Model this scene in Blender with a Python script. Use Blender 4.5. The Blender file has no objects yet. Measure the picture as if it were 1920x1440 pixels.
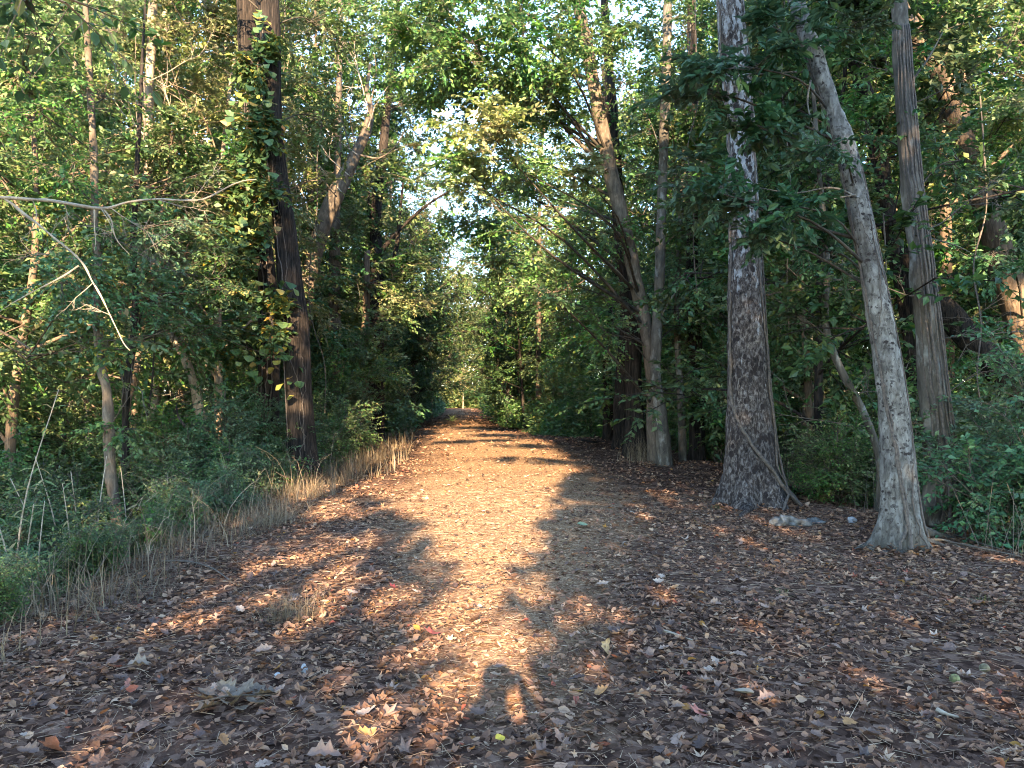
import bpy, math, random
import numpy as np
from mathutils import Vector

sc = bpy.context.scene
COL = sc.collection
EYE = 1.6
F = 1442.0            # focal length in photograph pixels (1920 wide)
HZ = 745.0            # horizon row

# ------------------------------------------------------------------ camera, sky, sun, exposure
cam_d = bpy.data.cameras.new("camera")
cam = bpy.data.objects.new("camera", cam_d)
COL.objects.link(cam)
cam.location = (0, 0, EYE)
cam.rotation_euler = (math.radians(90), 0, 0)
cam_d.sensor_width = 36.0
cam_d.lens = 36.0 * F / 1920.0
cam_d.shift_y = 25.0 / 1920.0
cam_d.clip_start = 0.05
cam_d.clip_end = 2000
sc.camera = cam

SUN_EL = math.radians(20.0)
w = bpy.data.worlds.new("World")
sc.world = w
w.use_nodes = True
wn = w.node_tree.nodes
sky = wn.new("ShaderNodeTexSky")
sky.sky_type = 'NISHITA'
sky.sun_disc = False
sky.sun_elevation = SUN_EL
sky.sun_rotation = math.radians(180)
sky.air_density = 1.0
sky.dust_density = 0.0
sky.altitude = 900
sky.ozone_density = 1.6
bg = wn["Background"]
bg.inputs["Strength"].default_value = 0.15
w.node_tree.links.new(sky.outputs[0], bg.inputs["Color"])

sun_d = bpy.data.lights.new("sun", 'SUN')
sun_d.energy = 4.3
sun_d.angle = math.radians(0.5)
sun_d.color = (1.0, 0.77, 0.50)
sun = bpy.data.objects.new("sun", sun_d)
COL.objects.link(sun)
sun.location = (0, -30, 30)
sun.rotation_euler = (math.radians(90) - SUN_EL, 0, math.radians(0.4))

sc.view_settings.view_transform = 'Standard'
sc.view_settings.look = 'None'
sc.view_settings.exposure = 3.3
sc.view_settings.gamma = 1.0
sc.view_settings.use_curve_mapping = False
cy = sc.cycles
cy.max_bounces = 8
cy.diffuse_bounces = 5
cy.glossy_bounces = 2
cy.transmission_bounces = 5
cy.transparent_max_bounces = 4
cy.caustics_reflective = False
cy.caustics_refractive = False
cy.sample_clamp_indirect = 6.0
cy.filter_width = 1.05

# ------------------------------------------------------------------ helpers
rng = np.random.default_rng(7)


def nrm(a):
    return a / np.maximum(np.linalg.norm(a, axis=-1, keepdims=True), 1e-9)


def vnoise(p, seed=0):
    """value noise in 3-D, about -1..1"""
    p = np.asarray(p, float)
    i = np.floor(p).astype(np.int64)
    f = p - i
    f = f * f * (3 - 2 * f)
    out = np.zeros(p.shape[:-1])
    for dx in (0, 1):
        for dy in (0, 1):
            for dz in (0, 1):
                h = ((i[..., 0] + dx) * 374761393 + (i[..., 1] + dy) * 668265263 + (i[..., 2] + dz) * 2147483647 + seed * 974711) & 0x7fffffff
                h = ((h ^ (h >> 13)) * 1274126177) & 0x7fffffff
                h = (h ^ (h >> 16)) & 0xffff
                wgt = (f[..., 0] if dx else 1 - f[..., 0]) * (f[..., 1] if dy else 1 - f[..., 1]) * (f[..., 2] if dz else 1 - f[..., 2])
                out += wgt * (h / 32767.5 - 1)
    return out


def sstep(a, b, x):
    t = np.clip((x - a) / (b - a), 0, 1)
    return t * t * (3 - 2 * t)


def path_centre(y):
    y = np.asarray(y, float)
    return np.interp(y, [-60, 0, 12, 20, 30, 40, 60, 80, 120, 400], [0.2, 0.15, 0.1, 0.0, -1.2, -2.7, -4.0, -5.2, -7.7, -25])


def gz(x, y, fine=True):
    """height of the ground"""
    x = np.asarray(x, float)
    y = np.asarray(y, float)
    c = path_centre(y)
    left = 3.3 + 0.0 * y
    drop = -1.25 * sstep(left, left + 4.2, c - x) - 0.95 * sstep(4.6, 8.5, x - c)
    crown = 0.10 * np.exp(-((x - c) / 2.0) ** 2)
    hump = 0.10 * np.exp(-((y - 27) / 7.0) ** 2) - 0.16 * sstep(30, 50, y)
    z = drop + crown + hump - 0.05
    p = np.stack([x, y, np.zeros_like(x)], -1)
    z = z + 0.05 * vnoise(p * 0.6, 3) + 0.25 * vnoise(p * 0.12, 5) * sstep(4.5, 14, np.abs(x - c))
    if fine:
        z = z + 0.018 * vnoise(p * 2.7, 8) + 0.008 * vnoise(p * 7.0, 9)
    return z


def P(px, py, d):
    """photo direction (px, py) at distance d along the view -> a place in the world"""
    return np.array([(px - 960.0) / F * d, d, EYE + (HZ - py) / F * d])


def mesh(name, parts, mats, smooth=False):
    """parts: (verts, [face arrays], material index, smooth)"""
    Vs, loops, starts, mi, sm = [], [], [], [], []
    off = 0
    nl = 0
    for part in parts:
        V, Fs, m = part[0], part[1], part[2]
        s = part[3] if len(part) > 3 else smooth
        if len(V) == 0:
            continue
        Vs.append(V)
        for fa in Fs:
            fa = np.asarray(fa, np.int64)
            if len(fa) == 0:
                continue
            k = fa.shape[1]
            loops.append((fa + off).ravel())
            starts.append(nl + np.arange(len(fa)) * k)
            nl += fa.size
            mi.append(np.full(len(fa), m))
            sm.append(np.full(len(fa), s))
        off += len(V)
    V = np.concatenate(Vs)
    L = np.concatenate(loops)
    S = np.concatenate(starts)
    me = bpy.data.meshes.new(name)
    me.vertices.add(len(V))
    me.vertices.foreach_set("co", V.astype(np.float32).ravel())
    me.loops.add(len(L))
    me.loops.foreach_set("vertex_index", L.astype(np.int32))
    me.polygons.add(len(S))
    me.polygons.foreach_set("loop_start", S.astype(np.int32))
    me.polygons.foreach_set("material_index", np.concatenate(mi).astype(np.int32))
    me.polygons.foreach_set("use_smooth", np.concatenate(sm).astype(bool))
    for m in mats:
        me.materials.append(m)
    me.update(calc_edges=True)
    return me


def link(name, me, parent=None, **props):
    o = bpy.data.objects.new(name, me)
    COL.objects.link(o)
    if parent is not None:
        o.parent = parent
    for k, v in props.items():
        o[k] = v
    return o


def thing(name, label, cat, loc=(0, 0, 0), group=None):
    o = bpy.data.objects.new(name, None)
    COL.objects.link(o)
    o.empty_display_size = 0.2
    o.location = [float(v) for v in loc]
    o["label"] = label
    o["category"] = cat
    if group:
        o["group"] = group
    return o


def tag(o, label, cat, group=None):
    o["label"] = label
    o["category"] = cat
    if group:
        o["group"] = group
    return o


def dup(root, loc, rz=0.0, s=1.0, label=None, group=None):
    r = root.copy()
    COL.objects.link(r)
    r.location = [float(v) for v in loc]
    r.rotation_euler = (0, 0, rz)
    r.scale = (s, s, s)
    if label:
        r["label"] = label
    if group:
        r["group"] = group
    for ch in root.children:
        c = ch.copy()
        COL.objects.link(c)
        c.parent = r
    return r


def curve(pts, n):
    """Catmull-Rom through rows of pts (any width), n samples"""
    pts = np.asarray(pts, float)
    if len(pts) == 2:
        t = np.linspace(0, 1, n)[:, None]
        return pts[0] * (1 - t) + pts[1] * t
    seg = np.r_[0, np.cumsum(np.linalg.norm(np.diff(pts[:, :3], axis=0), axis=1))]
    q = np.vstack([2 * pts[0] - pts[1], pts, 2 * pts[-1] - pts[-2]])
    t = np.linspace(0, seg[-1], n)
    i = np.clip(np.searchsorted(seg, t, side='right') - 1, 0, len(pts) - 2)
    u = ((t - seg[i]) / np.maximum(seg[i + 1] - seg[i], 1e-9))[:, None]
    a, b, c, d = q[i], q[i + 1], q[i + 2], q[i + 3]
    return 0.5 * ((2 * b) + (-a + c) * u + (2 * a - 5 * b + 4 * c - d) * u ** 2 + (-a + 3 * b - 3 * c + d) * u ** 3)


def tube(path, rad, sides=8, ridge=0.0, freq=3.0, stretch=0.25, flare=0.0, lobes=5, flare_h=0.35, seed=0, lump=0.0, cap=True):
    path = np.asarray(path, float)
    n = len(path)
    rad = np.broadcast_to(np.asarray(rad, float), (n,))
    T = nrm(np.gradient(path, axis=0))
    ref = np.array([1.0, 0, 0]) if abs(T[0][0]) < 0.8 else np.array([0, 1.0, 0])
    U = np.zeros((n, 3))
    u = nrm(ref - T[0] * ref.dot(T[0]))
    for i in range(n):
        u = nrm(u - T[i] * u.dot(T[i]))
        U[i] = u
    W = np.cross(T, U)
    th = np.linspace(0, 2 * np.pi, sides, endpoint=False)
    c, s = np.cos(th), np.sin(th)
    R = rad[:, None] * np.ones((1, sides))
    if flare:
        h = np.r_[0, np.cumsum(np.linalg.norm(np.diff(path, axis=0), axis=1))][:, None]
        lob = 0.12 + 0.88 * np.abs(np.cos(lobes * th[None] / 2 + seed)) ** 2.2
        lob = lob * (0.75 + 0.35 * np.sin(th[None] * 2 + seed * 1.7))
        R = R * (1 + flare * np.exp(-(h / flare_h) ** 1.2) * lob + 0.25 * flare * np.exp(-(h / (flare_h * 3.5))))
    base = path[:, None] + (U[:, None] * c[None, :, None] + W[:, None] * s[None, :, None]) * rad[:, None, None]
    if ridge:
        q = base * np.array([freq, freq, freq * stretch]) / max(rad.max(), 1e-3) * 0.25
        d = vnoise(q * 4, seed) * 0.65 + vnoise(q * 9, seed + 1) * 0.35
        R = R + ridge * d
    if lump:
        R = R * (1 + lump * vnoise(base * 1.6 / max(rad.mean(), .02) * 0.18, seed + 4))
    V = path[:, None] + (U[:, None] * c[None, :, None] + W[:, None] * s[None, :, None]) * R[:, :, None]
    i = np.arange(n - 1)[:, None] * sides
    j = np.arange(sides)[None]
    jn = (j + 1) % sides
    q = np.stack([i + j, i + jn, i + sides + jn, i + sides + j], -1).reshape(-1, 4)
    V = V.reshape(-1, 3)
    Fs = [q]
    if cap:
        V = np.vstack([V, path[-1] + T[-1] * rad[-1] * 0.4])
        k = len(V) - 1
        a = (n - 1) * sides + np.arange(sides)
        Fs.append(np.stack([a, np.roll(a, -1), np.full(sides, k)], -1))
    return V, Fs


def join(items):
    Vs, Fs, off = [], {}, 0
    for V, fs in items:
        Vs.append(V)
        for f in fs:
            Fs.setdefault(f.shape[1], []).append(np.asarray(f) + off)
        off += len(V)
    if not Vs:
        return np.zeros((0, 3)), []
    return np.concatenate(Vs), [np.concatenate(v) for v in Fs.values()]


def prisms(A, B, r0, r1):
    """many thin three-sided sticks"""
    A = np.asarray(A); B = np.asarray(B)
    N = len(A)
    T = nrm(B - A)
    ref = np.where(np.abs(T[:, 2:3]) < 0.9, np.array([[0, 0, 1.0]]), np.array([[1.0, 0, 0]]))
    U = nrm(np.cross(T, ref)); W = np.cross(T, U)
    V = np.zeros((N, 6, 3))
    r0 = np.broadcast_to(r0, (N,))[:, None]; r1 = np.broadcast_to(r1, (N,))[:, None]
    for k in range(3):
        a = 2 * np.pi * k / 3
        o = U * math.cos(a) + W * math.sin(a)
        V[:, k] = A + o * r0
        V[:, 3 + k] = B + o * r1
    b = np.arange(N)[:, None] * 6
    q = np.array([[0, 1, 4, 3], [1, 2, 5, 4], [2, 0, 3, 5]])
    return V.reshape(-1, 3), [(b[:, None] + q[None]).reshape(-1, 4)]


def instances(tmpl, pos, X, Y, Z, size):
    Vt, Fts = tmpl
    Vt = np.asarray(Vt, float)
    N, k = len(pos), len(Vt)
    size = np.broadcast_to(size, (N,))
    V = pos[:, None] + size[:, None, None] * (Vt[None, :, 0:1] * X[:, None] + Vt[None, :, 1:2] * Y[:, None] + Vt[None, :, 2:3] * Z[:, None])
    b = (np.arange(N) * k)[:, None, None]
    return V.reshape(-1, 3), [(np.asarray(f)[None] + b).reshape(-1, np.asarray(f).shape[1]) for f in Fts]


LEAF2 = ([(0, 0, 0), (.42, .30, .07), (1, 0, -.08), (.42, -.30, .07)], [[(0, 2, 1), (0, 3, 2)]])
LEAF4 = ([(0, 0, 0), (.22, .22, .05), (.62, .25, .05), (1, 0, -.10), (.62, -.25, .05), (.22, -.22, .05)], [[(0, 3, 2, 1), (0, 5, 4, 3)]])
LANCE = ([(0, 0, 0), (.15, .055, .015), (.55, .06, 0), (1, 0, -.22), (.55, -.06, 0), (.15, -.055, .015), (.5, 0, -.02)],
         [[(0, 6, 2, 1), (0, 5, 4, 6)], [(6, 3, 2), (6, 4, 3)]])
LANCE3 = ([(0, 0, 0), (.35, .07, .01), (1, 0, -.15), (.35, -.07, .01)], [[(0, 2, 1), (0, 3, 2)]])


def lobed(n_l=5, seed=0, curl=0.25, notch=0.55, ring=False):
    r = np.random.default_rng(seed)
    m = n_l * 2 + 1
    V = [(0.42, 0, 0)]
    for i in range(m):
        a = math.pi + 2 * math.pi * (i + .5) / m * 0.92 + 0.25
        rr = 0.52 * (1.0 if i % 2 else notch) * r.uniform(.85, 1.15)
        if i == 0 or i == m - 1:
            rr *= .75
        x, y = 0.45 + rr * math.cos(a), rr * math.sin(a) * 1.05
        V.append((x, y, curl * (y * y * 1.6 + (x - .45) ** 2 * r.uniform(-.6, .8)) + r.uniform(-.04, .04)))
    fs = [(0, i, i % m + 1) for i in range(1, m + 1)]
    return (V, [fs])


def curled(seed=0, width=.3, curl=.5, bend=.3, nx=4):
    r = np.random.default_rng(seed)
    V, fs = [], []
    wd = [0.03] + [width * math.sin(math.pi * (i / nx) ** .8) + .02 for i in range(1, nx)] + [0.0]
    tw = r.uniform(-.3, .3)
    for i in range(nx + 1):
        x = i / nx
        for s in (-1, 0, 1):
            y = s * wd[i]
            V.append((x, y, curl * abs(y) * 1.2 + bend * (x - .5) ** 2 + tw * y * x + r.uniform(-.02, .02)))
    for i in range(nx):
        for s in (0, 1):
            a = i * 3 + s
            fs.append((a, a + 3, a + 4, a + 1))
    return (V, [fs])


def leaf_frames(D, rng, normal_up=1.0, spread=0.55):
    N = len(D)
    up = np.array([0, 0, 1.0]) * normal_up + rng.normal(0, spread, (N, 3))
    X = nrm(D)
    Z = nrm(up - X * np.sum(up * X, 1, keepdims=True))
    return X, np.cross(Z, X), Z


def twig_leaves(S, D, L, k, leaf, rng, droop=0.2, spread=0.55, tmpl=LEAF2, twig_r=.004):
    """twigs from S along D with k leaves each"""
    N = len(S)
    D = nrm(D)
    up = np.array([0, 0, 1.0])
    side = nrm(np.cross(D, up) + rng.normal(0, .25, (N, 3)))
    t = np.linspace(.12, 1, k)
    pos = S[:, None] + D[:, None] * (L[:, None] * t)[..., None]
    pos[..., 2] -= droop * (L[:, None] * t ** 2)
    sg = np.where(np.arange(k) % 2 == 0, 1.0, -1.0)[None, :, None]
    dirs = D[:, None] * .65 + side[:, None] * sg * .8 + rng.normal(0, .3, (N, k, 3))
    dirs[..., 2] -= .25
    sz = leaf * rng.uniform(.6, 1.25, (N, k))
    dirs = dirs.reshape(-1, 3)
    X, Y, Z = leaf_frames(dirs, rng, 1.0, spread)
    lv = instances(tmpl, pos.reshape(-1, 3), X, Y, Z, sz.ravel())
    mid = S + D * (L * .5)[:, None]; mid[:, 2] -= droop * L * .25
    end = S + D * L[:, None]; end[:, 2] -= droop * L
    tw = join([prisms(S, mid, twig_r, twig_r * .8), prisms(mid, end, twig_r * .8, twig_r * .4)])
    return lv, tw


def blob(origin, centre, radii, nsub, ntw, k, leaf, rng, tmpl=LEAF2, twig=(.35, .8), sub_r=.014, droop=.2, spread=.42, flat=.5):
    """foliage mass fed from origin: sub-branches, twigs, leaves"""
    origin = np.asarray(origin, float); centre = np.asarray(centre, float); radii = np.asarray(radii, float)
    e = nrm(rng.normal(0, 1, (nsub, 3))) * rng.uniform(.35, 1, (nsub, 1)) ** .5
    E = centre + e * radii
    start = origin + (centre - origin) * rng.uniform(.55, 1.0, (nsub, 1))
    M = (start + E) / 2 + rng.normal(0, .08, (nsub, 3)) * radii
    M[:, 2] += .06 * np.linalg.norm(E - start, axis=1)
    br = join([prisms(start, M, sub_r, sub_r * .75), prisms(M, E, sub_r * .75, sub_r * .4)])
    i = np.repeat(np.arange(nsub), ntw)
    t = rng.uniform(.25, 1.05, (len(i), 1))
    S = np.where(t < .5, start[i] + (M[i] - start[i]) * t * 2, M[i] + (E[i] - M[i]) * (t * 2 - 1))
    D = nrm(E[i] - start[i]) * .7 + rng.normal(0, .7, (len(i), 3)) * np.array([1, 1, flat])
    L = rng.uniform(twig[0], twig[1], len(i))
    lv, tw = twig_leaves(S, D, L, k, leaf, rng, droop, spread, tmpl)
    return lv, join([br, tw])


# ------------------------------------------------------------------ materials
def node_mat(name):
    m = bpy.data.materials.new(name)
    m.use_nodes = True
    t = m.node_tree
    t.nodes.clear()
    out = t.nodes.new("ShaderNodeOutputMaterial")

    def N(kind, **kw):
        n = t.nodes.new("ShaderNode" + kind)
        for k, v in kw.items():
            if k in n.inputs:
                n.inputs[k].default_value = v
            else:
                setattr(n, k, v)
        return n

    def Lk(a, b):
        t.links.new(a, b)
    return m, N, Lk, out


def ramp(N, stops, interp='LINEAR'):
    r = N("ValToRGB")
    cr = r.color_ramp
    cr.interpolation = interp
    while len(cr.elements) < len(stops):
        cr.elements.new(.5)
    for e, (p, c) in zip(cr.elements, stops):
        e.position = p
        e.color = (*c, 1)
    return r


FRESH = ("dark_leaf", "light_leaf", "mid_leaf", "shade_leaf")


def leaf_mat(name, stops, transl=.35, rough=.5, obj_var=.35, single=False):
    m, N, Lk, out = node_mat(name)
    g = N("NewGeometry")
    oi = N("ObjectInfo")
    if name in FRESH:
        stops = [(p_, (c[0] * 1.08, c[1] * 1.26, c[2] * 1.12)) for p_, c in stops]
    r = ramp(N, stops)
    Lk(oi.outputs["Random"] if single else g.outputs["Random Per Island"], r.inputs[0])
    hsv = N("HueSaturation")
    mr = N("MapRange")
    mr.inputs["To Min"].default_value = 1 - obj_var
    mr.inputs["To Max"].default_value = 1 + obj_var
    Lk(oi.outputs["Random"], mr.inputs[0])
    Lk(mr.outputs[0], hsv.inputs["Value"])
    Lk(r.outputs[0], hsv.inputs["Color"])
    if name in FRESH or name == "yellow_leaf":         # sprays of older and younger leaves differ in hue
        tc = N("TexCoord")
        nz = N("TexNoise", Scale=.85, Detail=2)
        Lk(tc.outputs["Object"], nz.inputs["Vector"])
        mh = N("MapRange")
        mh.inputs["From Min"].default_value = .3; mh.inputs["From Max"].default_value = .7
        mh.inputs["To Min"].default_value = .455; mh.inputs["To Max"].default_value = .525
        Lk(nz.outputs[0], mh.inputs[0]); Lk(mh.outputs[0], hsv.inputs["Hue"])
        ms = N("MapRange")
        ms.inputs["From Min"].default_value = .3; ms.inputs["From Max"].default_value = .7
        ms.inputs["To Min"].default_value = .72; ms.inputs["To Max"].default_value = 1.1
        Lk(nz.outputs[0], ms.inputs[0]); Lk(ms.outputs[0], hsv.inputs["Saturation"])
    p = N("BsdfPrincipled", Roughness=rough)
    p.inputs["Specular IOR Level"].default_value = .35
    Lk(hsv.outputs[0], p.inputs["Base Color"])
    if transl > 0:
        tr = N("BsdfTranslucent")
        Lk(hsv.outputs[0], tr.inputs["Color"])
        mx = N("MixShader")
        mx.inputs[0].default_value = transl
        Lk(p.outputs[0], mx.inputs[1]); Lk(tr.outputs[0], mx.inputs[2])
        Lk(mx.outputs[0], out.inputs[0])
    else:
        Lk(p.outputs[0], out.inputs[0])
    return m


def bark_mat(name, stops, scale=(9, 9, 1.6), detail=8, bump=.6, patch=None, flecks=None, patch_z=None, dist=.02, dirt=None):
    """fissured bark; patch = (colour, low, high) pale plates, flecks = (colour, amount) small dark marks"""
    m, N, Lk, out = node_mat(name)
    tc = N("TexCoord")
    mp = N("Mapping")
    mp.inputs["Scale"].default_value = scale
    Lk(tc.outputs["Object"], mp.inputs[0])
    nz = N("TexNoise", Scale=1.0, Detail=detail, Roughness=.65)
    nz.inputs["Distortion"].default_value = .6
    Lk(mp.outputs[0], nz.inputs["Vector"])
    r = ramp(N, stops)
    Lk(nz.outputs[0], r.inputs[0])
    col = r.outputs[0]
    # broad variation
    big = N("TexNoise", Scale=1.3, Detail=3)
    Lk(tc.outputs["Object"], big.inputs["Vector"])
    mixv = N("MixRGB", blend_type='MULTIPLY')
    mixv.inputs[0].default_value = .7
    rb = ramp(N, [(.3, (.5, .5, .5)), (.7, (1.25, 1.2, 1.1))])
    Lk(big.outputs[0], rb.inputs[0])
    Lk(col, mixv.inputs[1]); Lk(rb.outputs[0], mixv.inputs[2])
    col = mixv.outputs[0]
    if patch:
        pc, lo, hi, psc = patch
        mp2 = N("Mapping")
        mp2.inputs["Scale"].default_value = psc
        Lk(tc.outputs["Object"], mp2.inputs[0])
        n2 = N("TexNoise", Scale=1.0, Detail=6, Roughness=.62)
        Lk(mp2.outputs[0], n2.inputs["Vector"])
        fac = n2.outputs[0]
        if patch_z:
            sx = N("SeparateXYZ")
            Lk(tc.outputs["Object"], sx.inputs[0])
            mz = N("MapRange")
            mz.inputs["From Min"].default_value = patch_z[0]
            mz.inputs["From Max"].default_value = patch_z[1]
            mz.inputs["To Min"].default_value = -patch_z[2]
            mz.inputs["To Max"].default_value = patch_z[3]
            Lk(sx.outputs[2], mz.inputs[0])
            ad = N("Math", operation='ADD')
            Lk(fac, ad.inputs[0]); Lk(mz.outputs[0], ad.inputs[1])
            fac = ad.outputs[0]
        rr = ramp(N, [(lo, (0, 0, 0)), (hi, (1, 1, 1))])
        Lk(fac, rr.inputs[0])
        pale = N("MixRGB")
        rp = ramp(N, [(.3, tuple(c * .62 for c in pc)), (.6, pc)])
        n3 = N("TexNoise", Scale=14.0, Detail=5)
        Lk(tc.outputs["Object"], n3.inputs["Vector"])
        Lk(n3.outputs[0], rp.inputs[0])
        Lk(rr.outputs[0], pale.inputs[0]); Lk(col, pale.inputs[1]); Lk(rp.outputs[0], pale.inputs[2])
        col = pale.outputs[0]
    if flecks:
        fc, thr, fsc = flecks
        mp3 = N("Mapping")
        mp3.inputs["Scale"].default_value = fsc
        Lk(tc.outputs["Object"], mp3.inputs[0])
        vo = N("TexVoronoi", Scale=1.0, Randomness=1.0)
        n4 = N("TexNoise", Scale=2.0, Detail=4)
        Lk(mp3.outputs[0], n4.inputs["Vector"])
        mv = N("MixRGB"); mv.inputs[0].default_value = .5
        Lk(mp3.outputs[0], mv.inputs[1]); Lk(n4.outputs["Color"], mv.inputs[2])
        Lk(mv.outputs[0], vo.inputs["Vector"])
        rf = ramp(N, [(thr, (1, 1, 1)), (thr + .07, (0, 0, 0))])
        Lk(vo.outputs["Distance"], rf.inputs[0])
        n5 = N("TexNoise", Scale=3.0, Detail=2)
        Lk(tc.outputs["Object"], n5.inputs["Vector"])
        rg = ramp(N, [(.46, (0, 0, 0)), (.60, (1, 1, 1))])
        Lk(n5.outputs[0], rg.inputs[0])
        ml = N("Math", operation='MULTIPLY')
        Lk(rf.outputs[0], ml.inputs[0]); Lk(rg.outputs[0], ml.inputs[1])
        mf = N("MixRGB")
        Lk(ml.outputs[0], mf.inputs[0]); Lk(col, mf.inputs[1]); mf.inputs[2].default_value = (*fc, 1)
        col = mf.outputs[0]
    if dirt:                                   # soil splashed and rubbed onto the foot
        dz, dc = dirt
        sx2 = N("SeparateXYZ")
        Lk(tc.outputs["Object"], sx2.inputs[0])
        n6 = N("TexNoise", Scale=7.0, Detail=5)
        Lk(tc.outputs["Object"], n6.inputs["Vector"])
        md = N("Math", operation='MULTIPLY_ADD')
        Lk(n6.outputs[0], md.inputs[0]); md.inputs[1].default_value = -dz * 2.2
        Lk(sx2.outputs[2], md.inputs[2])
        m2 = N("MapRange")
        m2.inputs["From Min"].default_value = -dz; m2.inputs["From Max"].default_value = dz * .35
        m2.inputs["To Min"].default_value = .85; m2.inputs["To Max"].default_value = 0
        Lk(md.outputs[0], m2.inputs[0])
        mdx = N("MixRGB")
        Lk(m2.outputs[0], mdx.inputs[0]); Lk(col, mdx.inputs[1]); mdx.inputs[2].default_value = (*dc, 1)
        col = mdx.outputs[0]
    p = N("BsdfPrincipled", Roughness=.9)
    p.inputs["Specular IOR Level"].default_value = .2
    Lk(col, p.inputs["Base Color"])
    b = N("Bump", Strength=bump, Distance=dist)
    Lk(nz.outputs[0], b.inputs["Height"])
    Lk(b.outputs[0], p.inputs["Normal"])
    Lk(p.outputs[0], out.inputs[0])
    return m


def plain_mat(name, stops, scale=20, rough=.9, bump=.3, per_object=False):
    m, N, Lk, out = node_mat(name)
    tc = N("TexCoord")
    nz = N("TexNoise", Scale=scale, Detail=6)
    Lk(tc.outputs["Object"], nz.inputs["Vector"])
    r = ramp(N, stops)
    Lk(nz.outputs[0], r.inputs[0])
    col = r.outputs[0]
    p = N("BsdfPrincipled", Roughness=rough)
    Lk(col, p.inputs["Base Color"])
    b = N("Bump", Strength=bump, Distance=.01)
    Lk(nz.outputs[0], b.inputs["Height"]); Lk(b.outputs[0], p.inputs["Normal"])
    Lk(p.outputs[0], out.inputs[0])
    return m


MAT = {}
MAT['leaf_dark'] = leaf_mat("dark_leaf", [(0, (.028, .064, .020)), (.5, (.054, .108, .028)), (.9, (.095, .145, .034)), (1, (.17, .15, .03))])  # darker green carries the shade of the right-hand canopies
MAT['leaf_light'] = leaf_mat("light_leaf", [(0, (.045, .085, .022)), (.5, (.088, .142, .038)), (.86, (.15, .19, .06)), (1, (.25, .20, .08))])  # lighter green carries the sunshine on the left wood
MAT['leaf_mid'] = leaf_mat("mid_leaf", [(0, (.030, .068, .020)), (.5, (.060, .115, .028)), (.9, (.11, .16, .035)), (1, (.20, .17, .04))])
MAT['leaf_blue'] = leaf_mat("shade_leaf", [(0, (.034, .078, .036)), (.6, (.062, .120, .052)), (1, (.10, .155, .058))])  # bluish tint of shaded leaves is put into the colour
MAT['leaf_yellow'] = leaf_mat("yellow_leaf", [(0, (.10, .14, .035)), (.5, (.17, .20, .055)), (1, (.28, .25, .085))])  # yellow-green stands in for sunlight on leaves, also at the path end
MAT['leaf_vine'] = leaf_mat("vine_leaf", [(0, (.04, .085, .030)), (.6, (.075, .13, .04)), (.85, (.13, .16, .04)), (.93, (.30, .24, .03)), (1, (.26, .12, .03))], obj_var=.3)
MAT['leaf_vine_one'] = leaf_mat("single_vine_leaf", [(0, (.035, .075, .028)), (.45, (.07, .125, .04)), (.75, (.12, .16, .045)), (.88, (.26, .23, .05)), (1, (.24, .13, .04))], obj_var=.0, single=True)
MAT['leaf_cane'] = leaf_mat("cane_leaf", [(0, (.07, .12, .04)), (.5, (.13, .18, .06)), (.8, (.30, .26, .11)), (1, (.42, .32, .16))], single=True, obj_var=0)
MAT['dry_blade'] = leaf_mat("dry_grass_blade", [(0, (.09, .060, .034)), (.5, (.18, .125, .072)), (1, (.32, .24, .14))], transl=.2)
MAT['green_blade'] = leaf_mat("green_grass_blade", [(0, (.040, .066, .024)), (.6, (.078, .108, .038)), (1, (.16, .155, .06))])
LIT = [(0, (0.038, 0.019, 0.012)), (.28, (0.092, 0.044, 0.024)), (.52, (0.174, 0.085, 0.047)), (.74, (0.263, 0.137, 0.077)), (.92, (0.347, 0.203, 0.117)), (.972, (0.414, 0.281, 0.180)), (.985, (0.269, 0.057, 0.032)), (1, (0.336, 0.177, 0.036))]
MAT['litter'] = leaf_mat("dead_leaf", LIT, transl=.12, rough=.75, obj_var=.0)
MAT['chip'] = leaf_mat("leaf_crumb", [(0, (.070, .036, .019)), (.4, (.170, .094, .049)), (.75, (.30, .182, .097)), (1, (.46, .315, .19))], transl=.0, rough=.8, obj_var=0)
MAT['needle'] = leaf_mat("fallen_needle", [(0, (.10, .055, .035)), (.6, (.24, .15, .09)), (1, (.42, .30, .19))], transl=.0, rough=.7, obj_var=0)
MAT['twig'] = plain_mat("twig_bark", [(.3, (.05, .038, .028)), (.7, (.12, .092, .066))], 15)
MAT['twig_pale'] = plain_mat("bare_twig", [(.3, (.20, .15, .10)), (.7, (.38, .30, .21))], 12)
MAT['bark_dark'] = bark_mat("dark_furrowed_bark", [(.36, (.005, .004, .003)), (.5, (.022, .016, .0125)), (.70, (.072, .053, .041))], scale=(30, 30, 2.6), bump=1.0, dist=.04)
MAT['bark_brown'] = bark_mat("brown_bark", [(.28, (.045, .030, .021)), (.5, (.115, .080, .054)), (.75, (.23, .165, .115))], scale=(22, 22, 2.6), bump=.9)
MAT['bark_grey'] = bark_mat("grey_bark", [(.28, (.035, .029, .023)), (.5, (.090, .076, .060)), (.75, (.17, .148, .12))], scale=(12, 12, 4), bump=.4, patch=((.22, .205, .175), .55, .66, (6, 6, 2.5)))
MAT['bark_light'] = bark_mat("pale_brown_bark", [(.28, (.12, .085, .055)), (.5, (.25, .185, .125)), (.75, (.40, .32, .23))], scale=(10, 10, 3), bump=.5)
MAT['bark_tan'] = bark_mat("tan_bark", [(.28, (.045, .034, .025)), (.5, (.105, .080, .058)), (.75, (.21, .165, .125))], scale=(12, 12, 4), bump=.5)
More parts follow.
